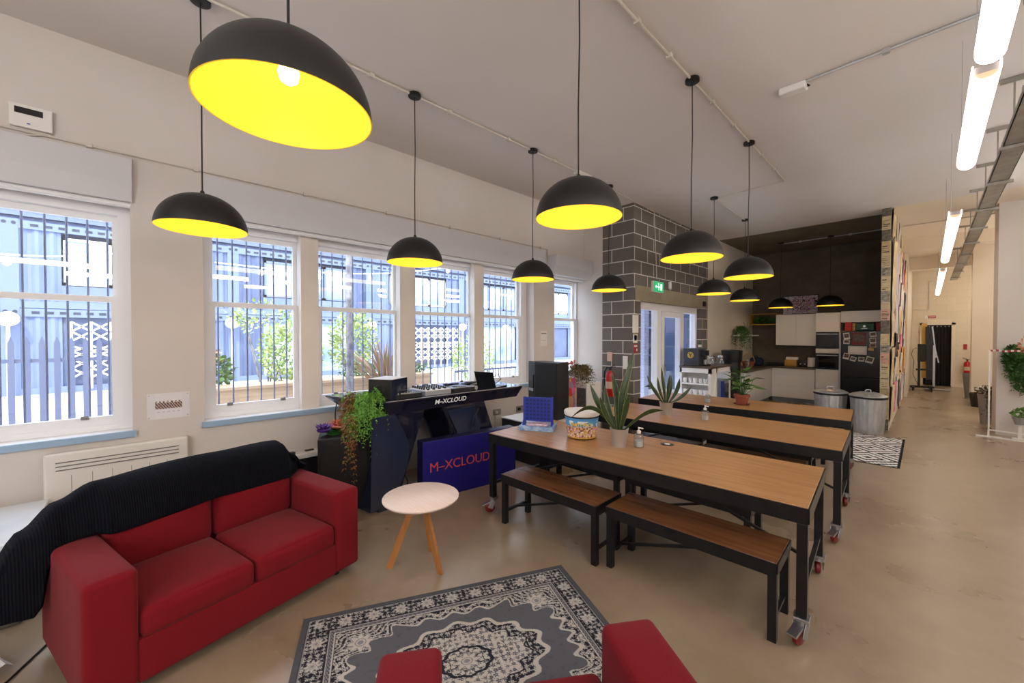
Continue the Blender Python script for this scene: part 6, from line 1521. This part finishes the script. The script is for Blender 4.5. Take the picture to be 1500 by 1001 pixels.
#==LIGHT==
W = bpy.data.worlds.new('sky'); SC.world = W; W.use_nodes = True
nt = W.node_tree; bg = nt.nodes['Background']; bg.inputs['Color'].default_value = (0.80, 0.88, 1.0, 1); bg.inputs['Strength'].default_value = 6.0
def lamp(kind, name, loc, energy, col=(1, 1, 1), size=0.3, rot=None, size_y=None):
    l = bpy.data.lights.new(name, kind); l.energy = energy; l.color = col
    if kind == 'SUN': l.angle = size
    elif kind == 'AREA':
        l.size = size
        if size_y: l.shape = 'RECTANGLE'; l.size_y = size_y
    else: l.shadow_soft_size = size
    o = bpy.data.objects.new(name, l); COL.objects.link(o); o.location = loc
    if rot: o.rotation_euler = rot
    return o
s = lamp('SUN', 'sun', (0, 0, 10), 6.5, (1, 0.97, 0.93), 0.03); s.rotation_euler = Vector((-0.62, 0.25, -0.75)).to_track_quat('-Z', 'Y').to_euler()
for a, b_ in OP:   # sky portals in the window openings guide the daylight
    p = lamp('AREA', 'window_portal', (XO - 0.3, (a + b_) / 2, 1.85), 1, size=1.9, size_y=b_ - a, rot=(0, -PI / 2, 0)); p.data.cycles.is_portal = True
lamp('POINT', 'room_fill_light', (-0.9, -2.7, 2.4), 95, (1.0, 0.99, 0.99), 0.3)  # unseen fill lights added behind the camera to brighten room and ceiling
lamp('POINT', 'room_fill_light', (1.6, -2.9, 2.2), 110, (1.0, 0.99, 0.98), 0.3)
M['tube_bright'] = mat('room_tube_lit', (255, 250, 244), 0.5, emit=24, ecol=(255, 250, 245))
for x_, ys in ((1.7, (-2.0, 0.4, 2.8, 5.2, 7.6)), (3.3, (-1.0, 2.2, 5.4, 8.6))):
    for y_ in ys:
        t = thing('tube_light', 'lit tube hanging in the part of the room right of the view', 'light', (x_, y_, 3.0), 0, 'tubes right of the view')
        MB().tube([(0, 0, 0), (0, 1.6, 0)], 0.045, 12).build('tube', 'tube_bright', t, smooth=True)
        for q in (0.1, 1.5): MB().tube([(0, q, 0.04), (0, q, ZC - 3.0)], 0.003, 6).build('suspension_wire', 'conduit_grey', t)
lamp('POINT', 'hall_fill_light', (2.4, 12.6, 2.9), 110, (1.0, 0.88, 0.72), 0.3)  # unseen warm fill lights added out of view to brighten the hall
lamp('POINT', 'hall_fill_light', (1.9, 17.3, 2.9), 80, (1.0, 0.88, 0.72), 0.3)

#==CAMERA==
cd = bpy.data.cameras.new('camera'); cam = bpy.data.objects.new('camera', cd); COL.objects.link(cam); SC.camera = cam
cd.sensor_width = 36; cd.lens = 583 / 1500 * 36; cd.clip_start = 0.05; cd.clip_end = 200
cam.location = (0, 0, H); cam.rotation_euler = (PI / 2 - math.radians(0.835), 0, math.radians(46.3))
SC.view_settings.view_transform = 'Standard'; SC.view_settings.look = 'None'; SC.view_settings.exposure = 0.0; SC.view_settings.gamma = 1.0
SC.cycles.use_denoising = True
SC.cycles.max_bounces = 8; SC.cycles.diffuse_bounces = 5; SC.cycles.glossy_bounces = 4; SC.cycles.transparent_max_bounces = 12
SC.cycles.sample_clamp_indirect = 6; SC.cycles.caustics_reflective = False; SC.cycles.caustics_refractive = False
